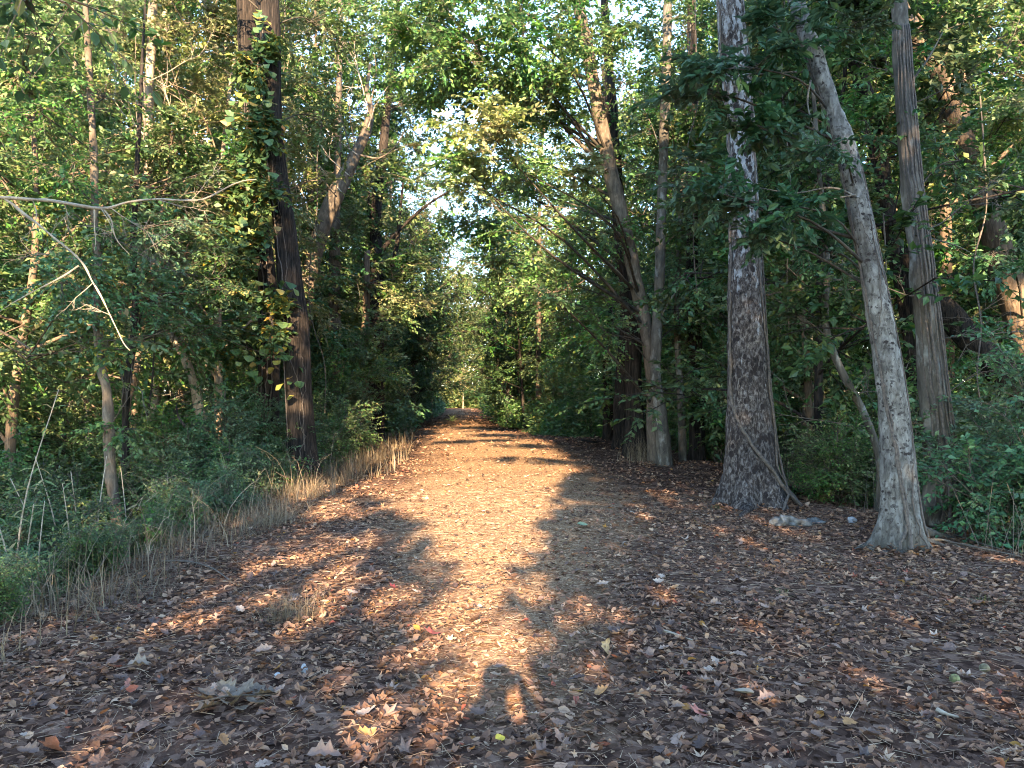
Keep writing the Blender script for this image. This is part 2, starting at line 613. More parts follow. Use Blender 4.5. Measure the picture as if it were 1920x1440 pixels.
MAT['bark_scaly'] = bark_mat("scaly_flaking_bark", [(.36, (.012, .009, .008)), (.48, (.052, .040, .034)), (.60, (.15, .128, .115)), (.75, (.26, .235, .22))], scale=(26, 26, 13), bump=1.0,
                             patch=((.27, .26, .25), .56, .62, (14, 14, 5.0)), patch_z=(1.4, 4.6, .13, .085), flecks=((.02, .014, .012), .40, (26, 26, 17)), dist=.04)
MAT['bark_white'] = bark_mat("pale_speckled_bark", [(.34, (.050, .043, .036)), (.48, (.125, .113, .098)), (.68, (.255, .24, .215))], scale=(15, 15, 6), bump=.5,
                             patch=((.04, .031, .026), .575, .635, (30, 30, 20.0)), flecks=((.024, .018, .015), .30, (26, 26, 40)), dist=.02, dirt=(.30, (.050, .042, .030)))
MAT['bark_vine'] = plain_mat("stringy_vine_bark", [(.3, (.040, .029, .022)), (.7, (.115, .088, .066))], 30)

# ground: leaf-litter colours under the real leaves
def ground_mat():
    m, N, Lk, out = node_mat("forest_soil_and_litter")
    tc = N("TexCoord")
    at = N("Attribute", attribute_name="worn")
    gr = N("Attribute", attribute_name="mossy")
    v1 = N("TexVoronoi", Scale=22.0)
    nz = N("TexNoise", Scale=9.0, Detail=6)
    Lk(tc.outputs["Object"], nz.inputs["Vector"])
    mv = N("MixRGB"); mv.inputs[0].default_value = .12
    Lk(tc.outputs["Object"], mv.inputs[1]); Lk(nz.outputs["Color"], mv.inputs[2])
    Lk(mv.outputs[0], v1.inputs["Vector"])
    sep = N("SeparateColor")
    Lk(v1.outputs["Color"], sep.inputs[0])
    r1 = ramp(N, [(0, (.032, .019, .014)), (.4, (.072, .041, .028)), (.75, (.125, .073, .050)), (1, (.20, .125, .088))])
    Lk(sep.outputs[0], r1.inputs[0])
    v2 = N("TexVoronoi", Scale=60.0)
    Lk(mv.outputs[0], v2.inputs["Vector"])
    sep2 = N("SeparateColor")
    Lk(v2.outputs["Color"], sep2.inputs[0])
    r2 = ramp(N, [(0, (.11, .061, .033)), (.5, (.22, .128, .069)), (.85, (.33, .208, .114)), (1, (.44, .30, .18))])
    Lk(sep2.outputs[0], r2.inputs[0])
    n2 = N("TexNoise", Scale=1.6, Detail=5)
    Lk(tc.outputs["Object"], n2.inputs["Vector"])
    ad = N("Math", operation='ADD')
    sub = N("Math", operation='MULTIPLY_ADD')
    Lk(n2.outputs[0], sub.inputs[0]); sub.inputs[1].default_value = .9; sub.inputs[2].default_value = -.45
    Lk(at.outputs["Fac"], ad.inputs[0]); Lk(sub.outputs[0], ad.inputs[1])
    rm = ramp(N, [(.25, (0, 0, 0)), (.7, (1, 1, 1))])
    Lk(ad.outputs[0], rm.inputs[0])
    mx = N("MixRGB")
    Lk(rm.outputs[0], mx.inputs[0]); Lk(r1.outputs[0], mx.inputs[1]); Lk(r2.outputs[0], mx.inputs[2])
    mg = N("MixRGB")
    Lk(gr.outputs["Fac"], mg.inputs[0]); Lk(mx.outputs[0], mg.inputs[1]); mg.inputs[2].default_value = (.035, .042, .018, 1)
    p = N("BsdfPrincipled", Roughness=1.0)
    p.inputs["Specular IOR Level"].default_value = .0
    Lk(mg.outputs[0], p.inputs["Base Color"])
    b = N("Bump", Strength=.8, Distance=.02)
    Lk(sep.outputs[1], b.inputs["Height"])
    b2 = N("Bump", Strength=.5, Distance=.01)
    Lk(v2.outputs["Distance"], b2.inputs["Height"]); Lk(b.outputs[0], b2.inputs["Normal"])
    Lk(b2.outputs[0], p.inputs["Normal"])
    Lk(p.outputs[0], out.inputs[0])
    return m


MAT['ground'] = ground_mat()

# ------------------------------------------------------------------ ground
def axis(brk):
    a = [brk[0][0]]
    for (lo, hi, st) in brk:
        n = max(1, int(round((hi - lo) / st)))
        a += list(np.linspace(lo, hi, n + 1)[1:])
    return np.array(a)


gx = axis([(-400, -60, 40), (-60, -20, 4), (-20, -7, .6), (-7, 6, .10), (6, 20, .6), (20, 60, 4), (60, 400, 40)])
gy = axis([(-120, -20, 10), (-20, 1, 1), (1, 14, .10), (14, 30, .25), (30, 60, .8), (60, 150, 4), (150, 700, 50)])
GX, GY = np.meshgrid(gx, gy)
GZ = gz(GX, GY)
nx_, ny_ = len(gx), len(gy)
ii = (np.arange(ny_ - 1)[:, None] * nx_ + np.arange(nx_ - 1)[None]).ravel()
gm = mesh("ground", [(np.stack([GX, GY, GZ], -1).reshape(-1, 3), [np.stack([ii, ii + 1, ii + nx_ + 1, ii + nx_], -1)], 0, True)], [MAT['ground']])


def worn(x, y):
    """how far the trodden, leaf-free middle of the path reaches"""
    c = path_centre(y) - 0.15
    return np.exp(-((x - c) / np.interp(y, [0, 6, 12, 30], [.5, 1.0, 2.0, 2.2])) ** 2) * np.interp(y, [0, 3, 5, 9, 40, 70], [.1, .25, .6, 1, .9, .5])


at = gm.attributes.new("worn", 'FLOAT', 'POINT')
at.data.foreach_set("value", worn(GX, GY).ravel().astype(np.float32))
at = gm.attributes.new("mossy", 'FLOAT', 'POINT')
dl = path_centre(GY) - GX
at.data.foreach_set("value", (.75 * np.maximum(sstep(3.6, 5.2, dl), sstep(5.0, 7.5, -dl))).ravel().astype(np.float32))
ground = link("ground", gm, kind="structure")

# ------------------------------------------------------------------ prototypes for the wood behind the first trees
def limbs_of(trunk, radii, spec, rng):
    """spec rows: (height fraction, azimuth, reach, rise) -> limb curves"""
    out = []
    n = len(trunk)
    for (hf, az, reach, rise) in spec:
        i = int(hf * (n - 1))
        p0 = trunk[i]
        d = np.array([math.cos(az), math.sin(az), 0])
        p1 = p0 + d * reach * .45 + np.array([0, 0, rise * .65]) + rng.normal(0, .08, 3) * reach
        p2 = p0 + d * reach + np.array([0, 0, rise]) + rng.normal(0, .08, 3) * reach
        out.append((curve([p0, p1, p2], 7), radii[i]))
    return out


def proto_tree(name, seed, H, base, R, leaf, leafmat, barkmat, n_limb=14, nsub=8, ntw=8, k=13, r0=.16, top_r=.6, lean=.6, label="", cat="tree", group=None, twig=(.4, .95), tmpl=LEAF2):
    rng = np.random.default_rng(seed)
    bend = rng.normal(0, lean, (5, 2)).cumsum(0) * .5
    pts = [np.array([bend[i][0] * i / 4, bend[i][1] * i / 4, H * i / 4]) for i in range(5)]
    pts[0][:] = (0, 0, -.15)
    tr = curve(pts, 22)
    rad = np.linspace(r0, r0 * .18, 22)
    rad[0] *= 1.5; rad[1] *= 1.15
    spec = []
    for i in range(n_limb):
        f = base / H + (1 - base / H) * (i + rng.uniform(0, .6)) / n_limb
        g = (f - base / H) / (1 - base / H)
        reach = R * (math.sin(math.pi * min(1, .22 + g * .8)) * (1 - top_r * g) + .22) * rng.uniform(.7, 1.2)
        spec.append((min(f, .99), i * 2.4 + rng.uniform(-.5, .5), reach, reach * rng.uniform(.15, .7)))
    lv, br = [], []
    for (c, r) in limbs_of(tr, rad, spec, rng):
        ln = np.linalg.norm(c[-1] - c[0])
        br.append(tube(c, np.linspace(r * .45, .012, len(c)), 5))
        for t, s in ((.6, .8), (1.0, 1.0)):
            cc = c[int(t * (len(c) - 1))]
            a, b = blob(c[0] + (cc - c[0]) * .3, cc, np.array([.45, .45, .30]) * ln * s + .35, nsub, ntw, k, leaf, rng, twig=twig, tmpl=tmpl)
            lv.append(a); br.append(b)
    root = thing(name, label, cat, (0, 0, -500), group)
    tv, tf = tube(tr, rad, 10, ridge=r0 * .12, freq=3, seed=seed, lump=.15)
    link("trunk", mesh("trunk", [(tv, tf, 0, True)], [barkmat]), root)
    a = join(lv); b = join(br)
    link("crown", mesh("crown", [(a[0], a[1], 0), (b[0], b[1], 1, True)], [leafmat, barkmat]), root, kind="stuff")
    return root


def proto_shrub(name, seed, H, R, leaf, leafmat, n=9, nsub=6, ntw=7, k=12, label="", group=None, tmpl=LEAF2, low=.1):
    rng = np.random.default_rng(seed)
    root = thing(name, label, "shrub", (0, 0, -500), group)
    lv, br = [], []
    for i in range(n):
        a = i * 2.4 + rng.uniform(-.5, .5)
        rr = R * rng.uniform(.1, .95)
        h = H * rng.uniform(.35, 1.0)
        top = np.array([math.cos(a) * rr, math.sin(a) * rr, h])
        c = curve([np.array([math.cos(a) * .08, math.sin(a) * .08, -.1]), top * np.array([.35, .35, .6]), top], 6)
        br.append(tube(c, np.linspace(.022, .006, 6), 4))
        for t in (.45, .75, 1.0):
            cc = c[0] + (c[-1] - c[0]) * t
            cc[2] = max(cc[2], low)
            x, y = blob(c[0], cc, np.array([R * .38, R * .38, H * .16]), nsub, ntw, k, leaf, rng, twig=(.2, .5), sub_r=.007, tmpl=tmpl)
            lv.append(x); br.append(y)
    a = join(lv); b = join(br)
    a[0][:, 2] = np.maximum(a[0][:, 2], .02 - .3)
    link("stem", mesh("stem", [(b[0], b[1], 0, True)], [MAT['twig']]), root, kind="stuff")
    link("foliage", mesh("foliage", [(a[0], a[1], 0)], [leafmat]), root, kind="stuff")
    return root


T_TALL = [proto_tree("woodland_tree", 11, 19, 5.5, 4.4, .165, MAT['leaf_mid'], MAT['bark_brown'], n_limb=16),
          proto_tree("woodland_tree", 12, 16, 4.0, 4.0, .155, MAT['leaf_dark'], MAT['bark_grey'], n_limb=16),
          proto_tree("woodland_tree", 13, 21, 6.5, 4.8, .175, MAT['leaf_light'], MAT['bark_light'], n_limb=16),
          proto_tree("woodland_tree", 14, 17, 4.5, 4.2, .165, MAT['leaf_light'], MAT['bark_grey'], n_limb=15)]
T_TALL.append(proto_tree("woodland_tree", 15, 18, 4.0, 4.4, .17, MAT['leaf_yellow'], MAT['bark_light'], n_limb=15))
T_LOW = [proto_tree("understorey_tree", 21, 8.5, 1.4, 2.6, .125, MAT['leaf_dark'], MAT['bark_dark'], n_limb=13, r0=.08, nsub=6, twig=(.3, .7)),
         proto_tree("understorey_tree", 22, 7.0, 1.2, 2.4, .115, MAT['leaf_mid'], MAT['bark_grey'], n_limb=13, r0=.07, nsub=6, twig=(.3, .7)),
         proto_tree("understorey_tree", 23, 9.5, 2.0, 2.5, .12, MAT['leaf_light'], MAT['bark_brown'], n_limb=13, r0=.09, nsub=6, twig=(.3, .7)),
         proto_tree("understorey_tree", 24, 7.5, 1.0, 2.7, .13, MAT['leaf_blue'], MAT['bark_dark'], n_limb=13, r0=.07, nsub=6, twig=(.3, .7))]
S_PRO = [proto_shrub("shrub", 31, 2.4, 1.3, .075, MAT['leaf_blue']),
         proto_shrub("shrub", 32, 1.8, 1.1, .065, MAT['leaf_mid']),
         proto_shrub("shrub", 33, 3.0, 1.5, .085, MAT['leaf_dark']),
         proto_shrub("shrub", 34, 1.5, 1.2, .060, MAT['leaf_light'])]
ALL_PROTO = T_TALL + T_LOW + S_PRO
used_proto = set()


def plant(proto, x, y, s=1.0, rz=None, label=None, group=None, name=None, dz=0.0):
    rz = rng.uniform(0, 6.283) if rz is None else rz
    loc = (x, y, float(gz(x, y, False)) - .03 + dz)
    if id(proto) not in used_proto:
        used_proto.add(id(proto))
        proto.location = loc; proto.rotation_euler = (0, 0, rz); proto.scale = (s, s, s)
        if label: proto["label"] = label
        if group: proto["group"] = group
        return proto
    return dup(proto, loc, rz, s, label, group)


taken = []


def free(x, y, r):
    return all((x - a) ** 2 + (y - b) ** 2 > (r + c) ** 2 * .5 for a, b, c in taken)


ORD = ["leftmost", "second from the left", "third from the left", "fourth from the left", "fifth from the left", "sixth from the left", "seventh from the left", "eighth from the left", "ninth from the left", "tenth from the left", "eleventh from the left", "twelfth from the left", "thirteenth from the left"]
HUE = {}


def scatter(protos, n, xr, yr, rad, label, group, scale=(.8, 1.2), tries=4000, margin=3.5, weights=None, keep=None, single=None):
    done = []
    for _ in range(tries):
        if len(done) >= n:
            break
        x, y = rng.uniform(*xr), rng.uniform(*yr)
        if abs(x) > .70 * y + rad * 1.3 + .5:
            continue
        if abs(x - path_centre(y)) < margin:
            continue
        if keep and not keep(x, y):
            continue
        if not free(x, y, rad):
            continue
        taken.append((x, y, rad))
        i = int(rng.choice(len(protos), p=weights))
        o = plant(protos[i], x, y, rng.uniform(*scale), label=label, group=group)
        done.append((x / y, y, protos[i], o))
    if single:                      # colour, then nearer or farther row, then order across the view
        ym = float(np.median([q[1] for q in done])) if done else 0
        for p in protos:
            for near in (True, False):
                row = sorted([q for q in done if q[2] is p and (q[1] < ym) == near], key=lambda q: q[0])
                for k, q in enumerate(row):
                    q[3]["label"] = f"{HUE[id(p)]} {single}, {'near' if near else 'far'} row, {ORD[min(k, 12)]}"
    return len(done)


for p, h_ in zip(T_TALL, ("green-crowned brown-stemmed", "dark-crowned grey-stemmed", "bright-crowned pale-stemmed", "bright-crowned grey-stemmed", "yellow-crowned")):
    HUE[id(p)] = h_
for p, h_ in zip(T_LOW, ("dark green", "mid-green", "bright green", "bluish green")):
    HUE[id(p)] = h_
for p, h_ in zip(S_PRO, ("bluish green", "mid-green", "tall dark green", "bright green")):
    HUE[id(p)] = h_


# ------------------------------------------------------------------ the trees one can tell apart
def trunk_path(pts, d, dtop, top_z, n, base_px=None):
    """pts rows (px, py, width px) from the foot up; d at the foot, dtop where the frame ends"""
    pts = np.asarray(pts, float)
    t = np.linspace(0, 1, len(pts))
    dd = d + (dtop - d) * (pts[0, 1] - pts[:, 1]) / max(1.0, pts[0, 1] - pts[-1, 1])
    W = np.array([P(a, b, q) for (a, b, _), q in zip(pts, dd)])
    R = pts[:, 2] / 2 / F * dd * .90
    if top_z and top_z > W[-1, 2]:
        dirv = W[-1] - W[-2]
        dirv = dirv / max(dirv[2], .05)
        ex = W[-1] + dirv * (top_z - W[-1, 2])
        W = np.vstack([W, (W[-1] + ex) / 2, ex]); R = np.r_[R, R[-1] * .75, R[-1] * .3]
    g = float(gz(W[0, 0], W[0, 1], False))
    foot = W[0].copy(); foot[2] = g - .12
    if W[0, 2] > g + .15:
        W = np.vstack([foot, W]); R = np.r_[R[0] * 1.05, R]
    else:
        W[0] = foot
    q = curve(np.column_stack([W, R]), n)
    return q[:, :3], np.maximum(q[:, 3], .006)


HERO = {}
MAT['bark_limb'] = bark_mat("limb_bark", [(.3, (.02, .016, .012)), (.5, (.05, .04, .03)), (.75, (.11, .09, .07))], scale=(14, 14, 6), bump=.4)


def hero_tree(name, label, cat, pts, d, dtop=None, top=None, bark='bark_brown', n=70, sides=20, ridge=.0, freq=3.0, stretch=.25, flare=0, lobes=5, flare_h=.35, lump=.12,
              blobs=(), leaf='leaf_dark', group=None, seed=1, bare=(), limb_r=None, low=None):
    """blobs: (px, py, d, rx, ry, rz, sub-branches, twigs, leaf size, material); bare: (trunk height, [pixel path], d, r)"""
    r = np.random.default_rng(seed * 101)
    path, rad = trunk_path(pts, d, dtop or d, top, n)
    base = path[0].copy()
    root = thing(name, label, cat, base, group)
    tv, tf = tube(path - base, rad, sides, ridge, freq, stretch, flare, lobes, flare_h, seed, lump)
    link("trunk", mesh("trunk", [(tv, tf, 0, True)], [MAT[bark]]), root)
    taken.append((base[0], base[1], .6))
    lv, br = {}, []
    for (px, py, bd, rx, ry, rz, ns, nt, lf, mt) in blobs:
        c = P(px, py, bd)
        hor = np.hypot(*(path[:, :2] - c[:2]).T)
        want = c[2] - .35 * hor - .2
        i = int(np.argmin(np.abs(path[:, 2] - want) + (path[:, 2] < base[2] + 1.0) * 9))
        p0 = path[i]
        L = np.linalg.norm(c - p0)
        mid = (p0 + c) / 2 + r.normal(0, .05, 3) * L + np.array([0, 0, .07 * L])
        lim = curve([p0, mid, c], 9)
        r1 = limb_r or min(rad[i] * .3, .008 + .006 * L, .05)
        v, f = tube(lim - base, np.linspace(r1, .008, 9), 6, lump=.15, seed=seed)
        link("limb", mesh("limb", [(v, f, 0, True)], [MAT['bark_limb']]), root)
        a, b = blob(p0 + (c - p0) * .55, c, (rx, ry, rz), ns, nt, 13, lf, r, tmpl=LEAF4 if bd < 14 else LEAF2, sub_r=.006 + .002 * min(rx, 2), twig=(.3, .75) if rx > .7 else (.2, .5))
        lv.setdefault(mt, []).append((a[0] - base, a[1]))
        br.append((b[0] - base, b[1]))
    for (pp, bd, r0) in bare:
        c = curve([P(a, b, bd + (q[0] if q else 0)) for a, b, *q in pp], 14)
        v, f = tube(c - base, np.linspace(r0, r0 * .35, 14), 6, lump=.2, seed=seed)
        link("branch", mesh("branch", [(v, f, 0, True)], [MAT[bark]]), root)
    if lv:
        keys = list(lv)
        parts = [(*join(lv[kk]), i) for i, kk in enumerate(keys)] + [(*join(br), len(keys), True)]
        link("crown", mesh("crown", parts, [MAT[kk] for kk in keys] + [MAT['twig']]), root, kind="stuff")
    HERO[label] = (root, path, rad)
    return root, path, rad


D_, L_, M_, B_, Y_ = 'leaf_dark', 'leaf_light', 'leaf_mid', 'leaf_blue', 'leaf_yellow'

# right of the path
R1, R1p, R1r = hero_tree("plane_tree", "thick straight tree with dark scaly bark below and pale patches above", "tree",
    [(1406, 945, 104), (1408, 890, 92), (1406, 800, 84), (1402, 700, 78), (1398, 560, 70), (1395, 420, 61), (1389, 250, 57), (1378, 120, 60), (1368, 0, 58)], 11.5, 11.5, 17, 'bark_scaly',
    n=170, sides=56, ridge=.022, freq=5.0, stretch=.6, flare=1.25, lobes=6, flare_h=.36, seed=3, lump=.05,
    blobs=[(1330, -260, 11, 1.4, 1.4, .7, 9, 7, .10, M_), (1480, -330, 12, 1.6, 1.6, .8, 9, 7, .10, M_), (1200, -330, 11, 2, 2, 1, 12, 8, .10, D_), (1400, -520, 11.5, 2.4, 2.4, 1.4, 14, 9, .11, D_)])
R2, R2p, R2r = hero_tree("leaning_pale_tree", "slim pale speckled tree leaning over the litter at its mossy foot", "tree",
    [(1687, 1022, 76), (1686, 960, 66), (1682, 850, 58), (1667, 700, 53), (1650, 600, 50), (1632, 500, 46), (1612, 400, 44), (1588, 290, 42), (1558, 200, 38), (1525, 100, 35), (1492, 0, 32)], 8.4, 8.8, 11.5, 'bark_white',
    n=150, sides=44, ridge=.016, freq=6, stretch=.5, flare=1.25, lobes=5, flare_h=.20, seed=5, lump=.10,
    blobs=[(1400, 125, 8.6, .55, .5, .22, 7, 5, .125, B_), (1320, 165, 8.9, .45, .5, .22, 7, 5, .125, B_), (1475, 60, 8.6, .5, .5, .3, 7, 5, .125, B_), (1420, 235, 8.8, .35, .4, .2, 7, 6, .125, B_),
           (1455, 380, 8.4, .45, .4, .16, 6, 5, .115, B_), (1360, 365, 8.5, .40, .4, .16, 6, 5, .115, B_), (1320, 330, 9.0, .5, .5, .3, 7, 5, .115, B_), (1420, 440, 8.8, .35, .4, .15, 6, 5, .11, B_), (1545, 265, 8.2, .25, .3, .2, 5, 5, .1, B_),
           (1560, -260, 9, 1.2, 1.2, .6, 8, 6, .1, M_), (1400, -330, 9, 1.1, 1.1, .5, 8, 6, .1, M_), (1600, 60, 9.2, .5, .5, .4, 7, 6, .09, D_), (1545, 470, 9.6, .5, .5, .3, 7, 6, .11, B_)],
    bare=[([(1612, 372), (1560, 352), (1490, 362), (1422, 352)], 8.55, .014), ([(1606, 365), (1540, 376), (1455, 388)], 8.5, .010), ([(1524, 134), (1470, 136), (1415, 139)], 8.75, .014), ([(1520, 150), (1514, 190), (1522, 228), (1532, 248)], 8.6, .013)])
R3, R3p, R3r = hero_tree("stringy_barked_tree", "grey-brown tree wrapped in ropy vines right of the leaning pale tree", "tree",
    [(1768, 940, 76), (1764, 880, 64), (1752, 760, 53), (1738, 600, 46), (1722, 450, 43), (1708, 330, 40), (1697, 180, 36), (1689, 60, 33), (1684, 0, 31)], 10.2, 10.4, 15, 'bark_grey',
    n=110, sides=30, ridge=.030, freq=3.2, stretch=.12, flare=.5, flare_h=.4, seed=7, lump=.10,
    blobs=[(1750, -180, 10.5, 1.7, 1.7, .8, 12, 8, .1, D_), (1850, -330, 11, 2, 2, 1, 12, 8, .1, D_), (1640, -330, 11, 1.8, 1.8, 1, 12, 8, .1, D_), (1620, 250, 10.8, .6, .6, .5, 8, 6, .09, D_), (1800, 300, 10.6, .6, .6, .5, 8, 6, .09, D_), (1660, 130, 11, .6, .6, .5, 8, 6, .09, M_)],
    bare=[([(1704, 160), (1740, 110), (1768, 60)], 10.4, .02), ([(1716, 440), (1790, 460), (1850, 490)], 10.2, .012)])
hero_tree("forked_dark_tree", "thin dark leaning tree seen between the pale tree and the vine-wrapped one", "tree",
    [(1735, 870, 38), (1716, 700, 34), (1694, 540, 32), (1668, 430, 33), (1655, 330, 32), (1632, 210, 32), (1600, 110, 30), (1560, 0, 28)], 14, 14, 15, 'bark_dark', n=60, sides=16, ridge=.012, seed=9,
    blobs=[(1560, -200, 14, 2, 2, 1, 10, 8, .11, D_), (1690, -150, 14, 1.6, 1.6, 1, 10, 8, .11, D_), (1600, 360, 14, .9, .9, .7, 9, 7, .1, M_), (1540, 200, 14.5, 1, 1, .8, 9, 7, .1, D_)])
R5, R5p, R5r = hero_tree("arching_tree", "big brown tree arching in from the right edge with shaggy moss on its bend", "tree",
    [(2010, 930, 78), (1968, 760, 66), (1915, 610, 58), (1872, 470, 52), (1840, 360, 48), (1803, 260, 46), (1780, 170, 44), (1722, 80, 40), (1660, -30, 34)], 14.5, 14.5, 13, 'bark_brown', n=100, sides=24, ridge=.03, freq=4, stretch=.4, seed=11, flare=.4,
    blobs=[(1890, 215, 13.6, .9, .9, .3, 10, 7, .1, Y_), (1860, 250, 14, .9, .9, .5, 10, 7, .1, L_), (1900, 90, 14, 1, 1, .6, 10, 7, .1, M_), (1840, 30, 15, 1.2, 1.2, .8, 10, 7, .1, M_), (1640, -150, 15, 2, 2, 1, 12, 8, .11, D_), (1950, 360, 13, .8, .8, .7, 10, 7, .1, D_), (1860, 470, 12.5, .6, .6, .5, 9, 6, .1, B_)],
    bare=[([(1788, 120), (1800, 122), (1808, 150), (1806, 190)], 14.2, .06)])
hero_tree("leaning_dark_trunk", "thick dark trunk slanting down to the right edge behind the vine-wrapped tree", "tree",
    [(1985, 850, 66), (1905, 730, 58), (1840, 660, 54), (1785, 596, 50), (1735, 540, 44), (1700, 470, 34)], 13.0, 13.6, None, 'bark_dark', n=60, sides=20, ridge=.02, seed=13)
hero_tree("sapling", "crooked grey sapling between the thick scaly tree and the leaning pale tree", "tree",
    [(1648, 862, 15), (1622, 780, 16), (1590, 720, 16), (1562, 660, 15), (1548, 600, 14), (1550, 480, 13), (1538, 350, 11), (1530, 240, 9)], 11.6, 11.8, 7.5, 'bark_grey', n=50, sides=10, seed=15,
    blobs=[(1540, 330, 11.8, .7, .7, .5, 9, 6, .085, D_), (1500, 450, 11.6, .6, .6, .4, 8, 6, .08, B_), (1590, 540, 11.5, .5, .5, .4, 8, 6, .08, M_), (1500, 600, 11.8, .6, .6, .4, 8, 6, .08, D_)],
    bare=[([(1566, 668), (1520, 610), (1470, 560)], 11.7, .008), ([(1600, 735), (1640, 680), (1660, 640)], 11.5, .008)])
T, Tp, Tr = hero_tree("leaning_sunlit_tree", "tall leaning tree with sunlit pale upper trunk joined to a slender straight one", "tree",
    [(1232, 866, 38), (1226, 790, 31), (1222, 700, 27), (1208, 600, 27), (1188, 510, 29), (1170, 420, 29), (1144, 320, 31), (1123, 210, 29), (1104, 110, 27), (1083, 0, 25)], 18.5, 18, 15, 'bark_tan', n=100, sides=24, ridge=.012, freq=4, seed=17, flare=.15,
    blobs=[(740, 40, 16, 1.6, 1.6, 1.0, 20, 12, .12, D_), (860, 70, 15, 1.6, 1.6, 1.0, 20, 12, .12, D_), (960, 40, 15, 1.6, 1.6, 1.0, 20, 12, .12, D_), (900, 150, 17, 1.5, 1.5, .8, 20, 12, .12, D_), (1010, 140, 16.5, 1.4, 1.4, .8, 18, 12, .12, D_), (790, 150, 18, 1.3, 1.3, .7, 16, 11, .12, D_), (1060, 20, 18, 1.6, 1.6, 1, 18, 11, .12, D_), (930, 220, 19, 1.3, 1.3, .6, 16, 11, .12, D_),
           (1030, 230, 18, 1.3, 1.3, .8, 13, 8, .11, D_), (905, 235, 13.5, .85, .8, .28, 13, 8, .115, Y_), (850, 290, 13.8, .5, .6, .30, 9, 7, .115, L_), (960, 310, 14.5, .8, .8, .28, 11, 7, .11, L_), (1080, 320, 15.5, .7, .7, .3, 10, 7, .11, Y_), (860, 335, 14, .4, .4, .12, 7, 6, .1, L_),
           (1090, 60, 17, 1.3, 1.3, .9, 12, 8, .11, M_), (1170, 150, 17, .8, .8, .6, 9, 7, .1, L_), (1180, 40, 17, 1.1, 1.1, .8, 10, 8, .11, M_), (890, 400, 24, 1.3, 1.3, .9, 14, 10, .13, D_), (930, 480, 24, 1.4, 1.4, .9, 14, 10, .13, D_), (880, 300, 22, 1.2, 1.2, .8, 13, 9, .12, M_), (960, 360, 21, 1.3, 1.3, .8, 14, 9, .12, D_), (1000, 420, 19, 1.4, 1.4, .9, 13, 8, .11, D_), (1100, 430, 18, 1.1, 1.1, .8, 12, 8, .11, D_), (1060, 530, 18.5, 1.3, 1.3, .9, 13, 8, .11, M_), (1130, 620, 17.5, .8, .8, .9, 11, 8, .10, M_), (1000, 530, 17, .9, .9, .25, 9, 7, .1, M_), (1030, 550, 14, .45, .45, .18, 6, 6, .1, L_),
           (800, -60, 17, 2, 2, 1, 12, 9, .12, D_), (1000, -160, 18, 2.4, 2.4, 1.4, 14, 9, .12, D_), (680, 10, 19, 1.6, 1.6, 1, 11, 8, .12, M_)],
    bare=[([(1135, 320), (1090, 270), (1060, 240), (1000, 160)], 18, .07), ([(1176, 450), (1110, 400), (1020, 385)], 18, .03), ([(1200, 560), (1150, 500), (1100, 470), (1060, 480)], 18, .02)])
hero_tree("slender_tree", "slender straight grey tree rising beside the leaning sunlit one", "tree",
    [(1246, 866, 32), (1240, 790, 27), (1229, 700, 23), (1233, 600, 22), (1238, 480, 21), (1241, 380, 20), (1245, 250, 20), (1250, 120, 19), (1252, 0, 18)], 18.2, 18.2, 16, 'bark_grey', n=90, sides=18, ridge=.006, seed=19, flare=.3,
    blobs=[(1290, 60, 18.5, 1.3, 1.3, 1, 12, 8, .11, D_), (1220, 250, 19, .8, .8, .7, 9, 7, .1, D_), (1310, 230, 19, 1, 1, .8, 10, 8, .11, M_), (1290, 430, 19, 1, 1, .7, 10, 8, .1, D_), (1250, -160, 18, 2, 2, 1.2, 12, 8, .12, D_), (1320, 580, 20, 1, 1, .8, 10, 8, .1, D_)],
    bare=[([(1246, 300), (1210, 210), (1180, 190), (1130, 160)], 18, .015), ([(1242, 590), (1258, 560), (1290, 520), (1330, 480)], 17.8, .02)])
hero_tree("stout_tree", "stout dark brown tree just behind the forked pair at the right edge of the path", "tree",
    [(1192, 835, 44), (1190, 770, 38), (1188, 680, 34), (1184, 600, 32), (1172, 520, 30), (1160, 400, 28), (1150, 250, 24)], 21, 21, 15, 'bark_dark', n=60, sides=20, ridge=.03, stretch=.15, seed=21, flare=.5,
    blobs=[(1130, 300, 21, 1.5, 1.5, 1, 13, 8, .12, D_), (1210, 400, 22, 1.3, 1.3, 1, 12, 8, .12, D_), (1100, 180, 21, 1.6, 1.6, 1, 13, 8, .12, D_)])
hero_tree("leafless_stem_tree", "rough dark tree second from the left in the row beside the path", "tree",
    [(1168, 822, 40), (1166, 760, 34), (1170, 680, 30), (1176, 590, 26), (1165, 480, 22)], 24, 24, 12, 'bark_dark', n=50, sides=16, ridge=.03, stretch=.2, seed=23, flare=.4,
    blobs=[(1110, 480, 24, 1.4, 1.4, 1, 12, 8, .12, D_), (1060, 600, 24, 1.2, 1.2, .9, 12, 8, .11, M_), (1130, 560, 23, .9, .9, .7, 10, 8, .11, D_)])
hero_tree("short_dark_tree", "small dark tree leftmost of the row at the right edge of the path", "tree",
    [(1141, 806, 26), (1140, 740, 20), (1138, 680, 18), (1145, 600, 16)], 27, 27, 9, 'bark_dark', n=40, sides=12, ridge=.015, seed=25,
    blobs=[(1110, 600, 26, 1.3, 1.3, .8, 12, 8, .12, D_), (1060, 660, 27, 1.2, 1.2, .8, 12, 8, .12, D_), (1150, 640, 26, 1, 1, .7, 10, 8, .12, B_)])
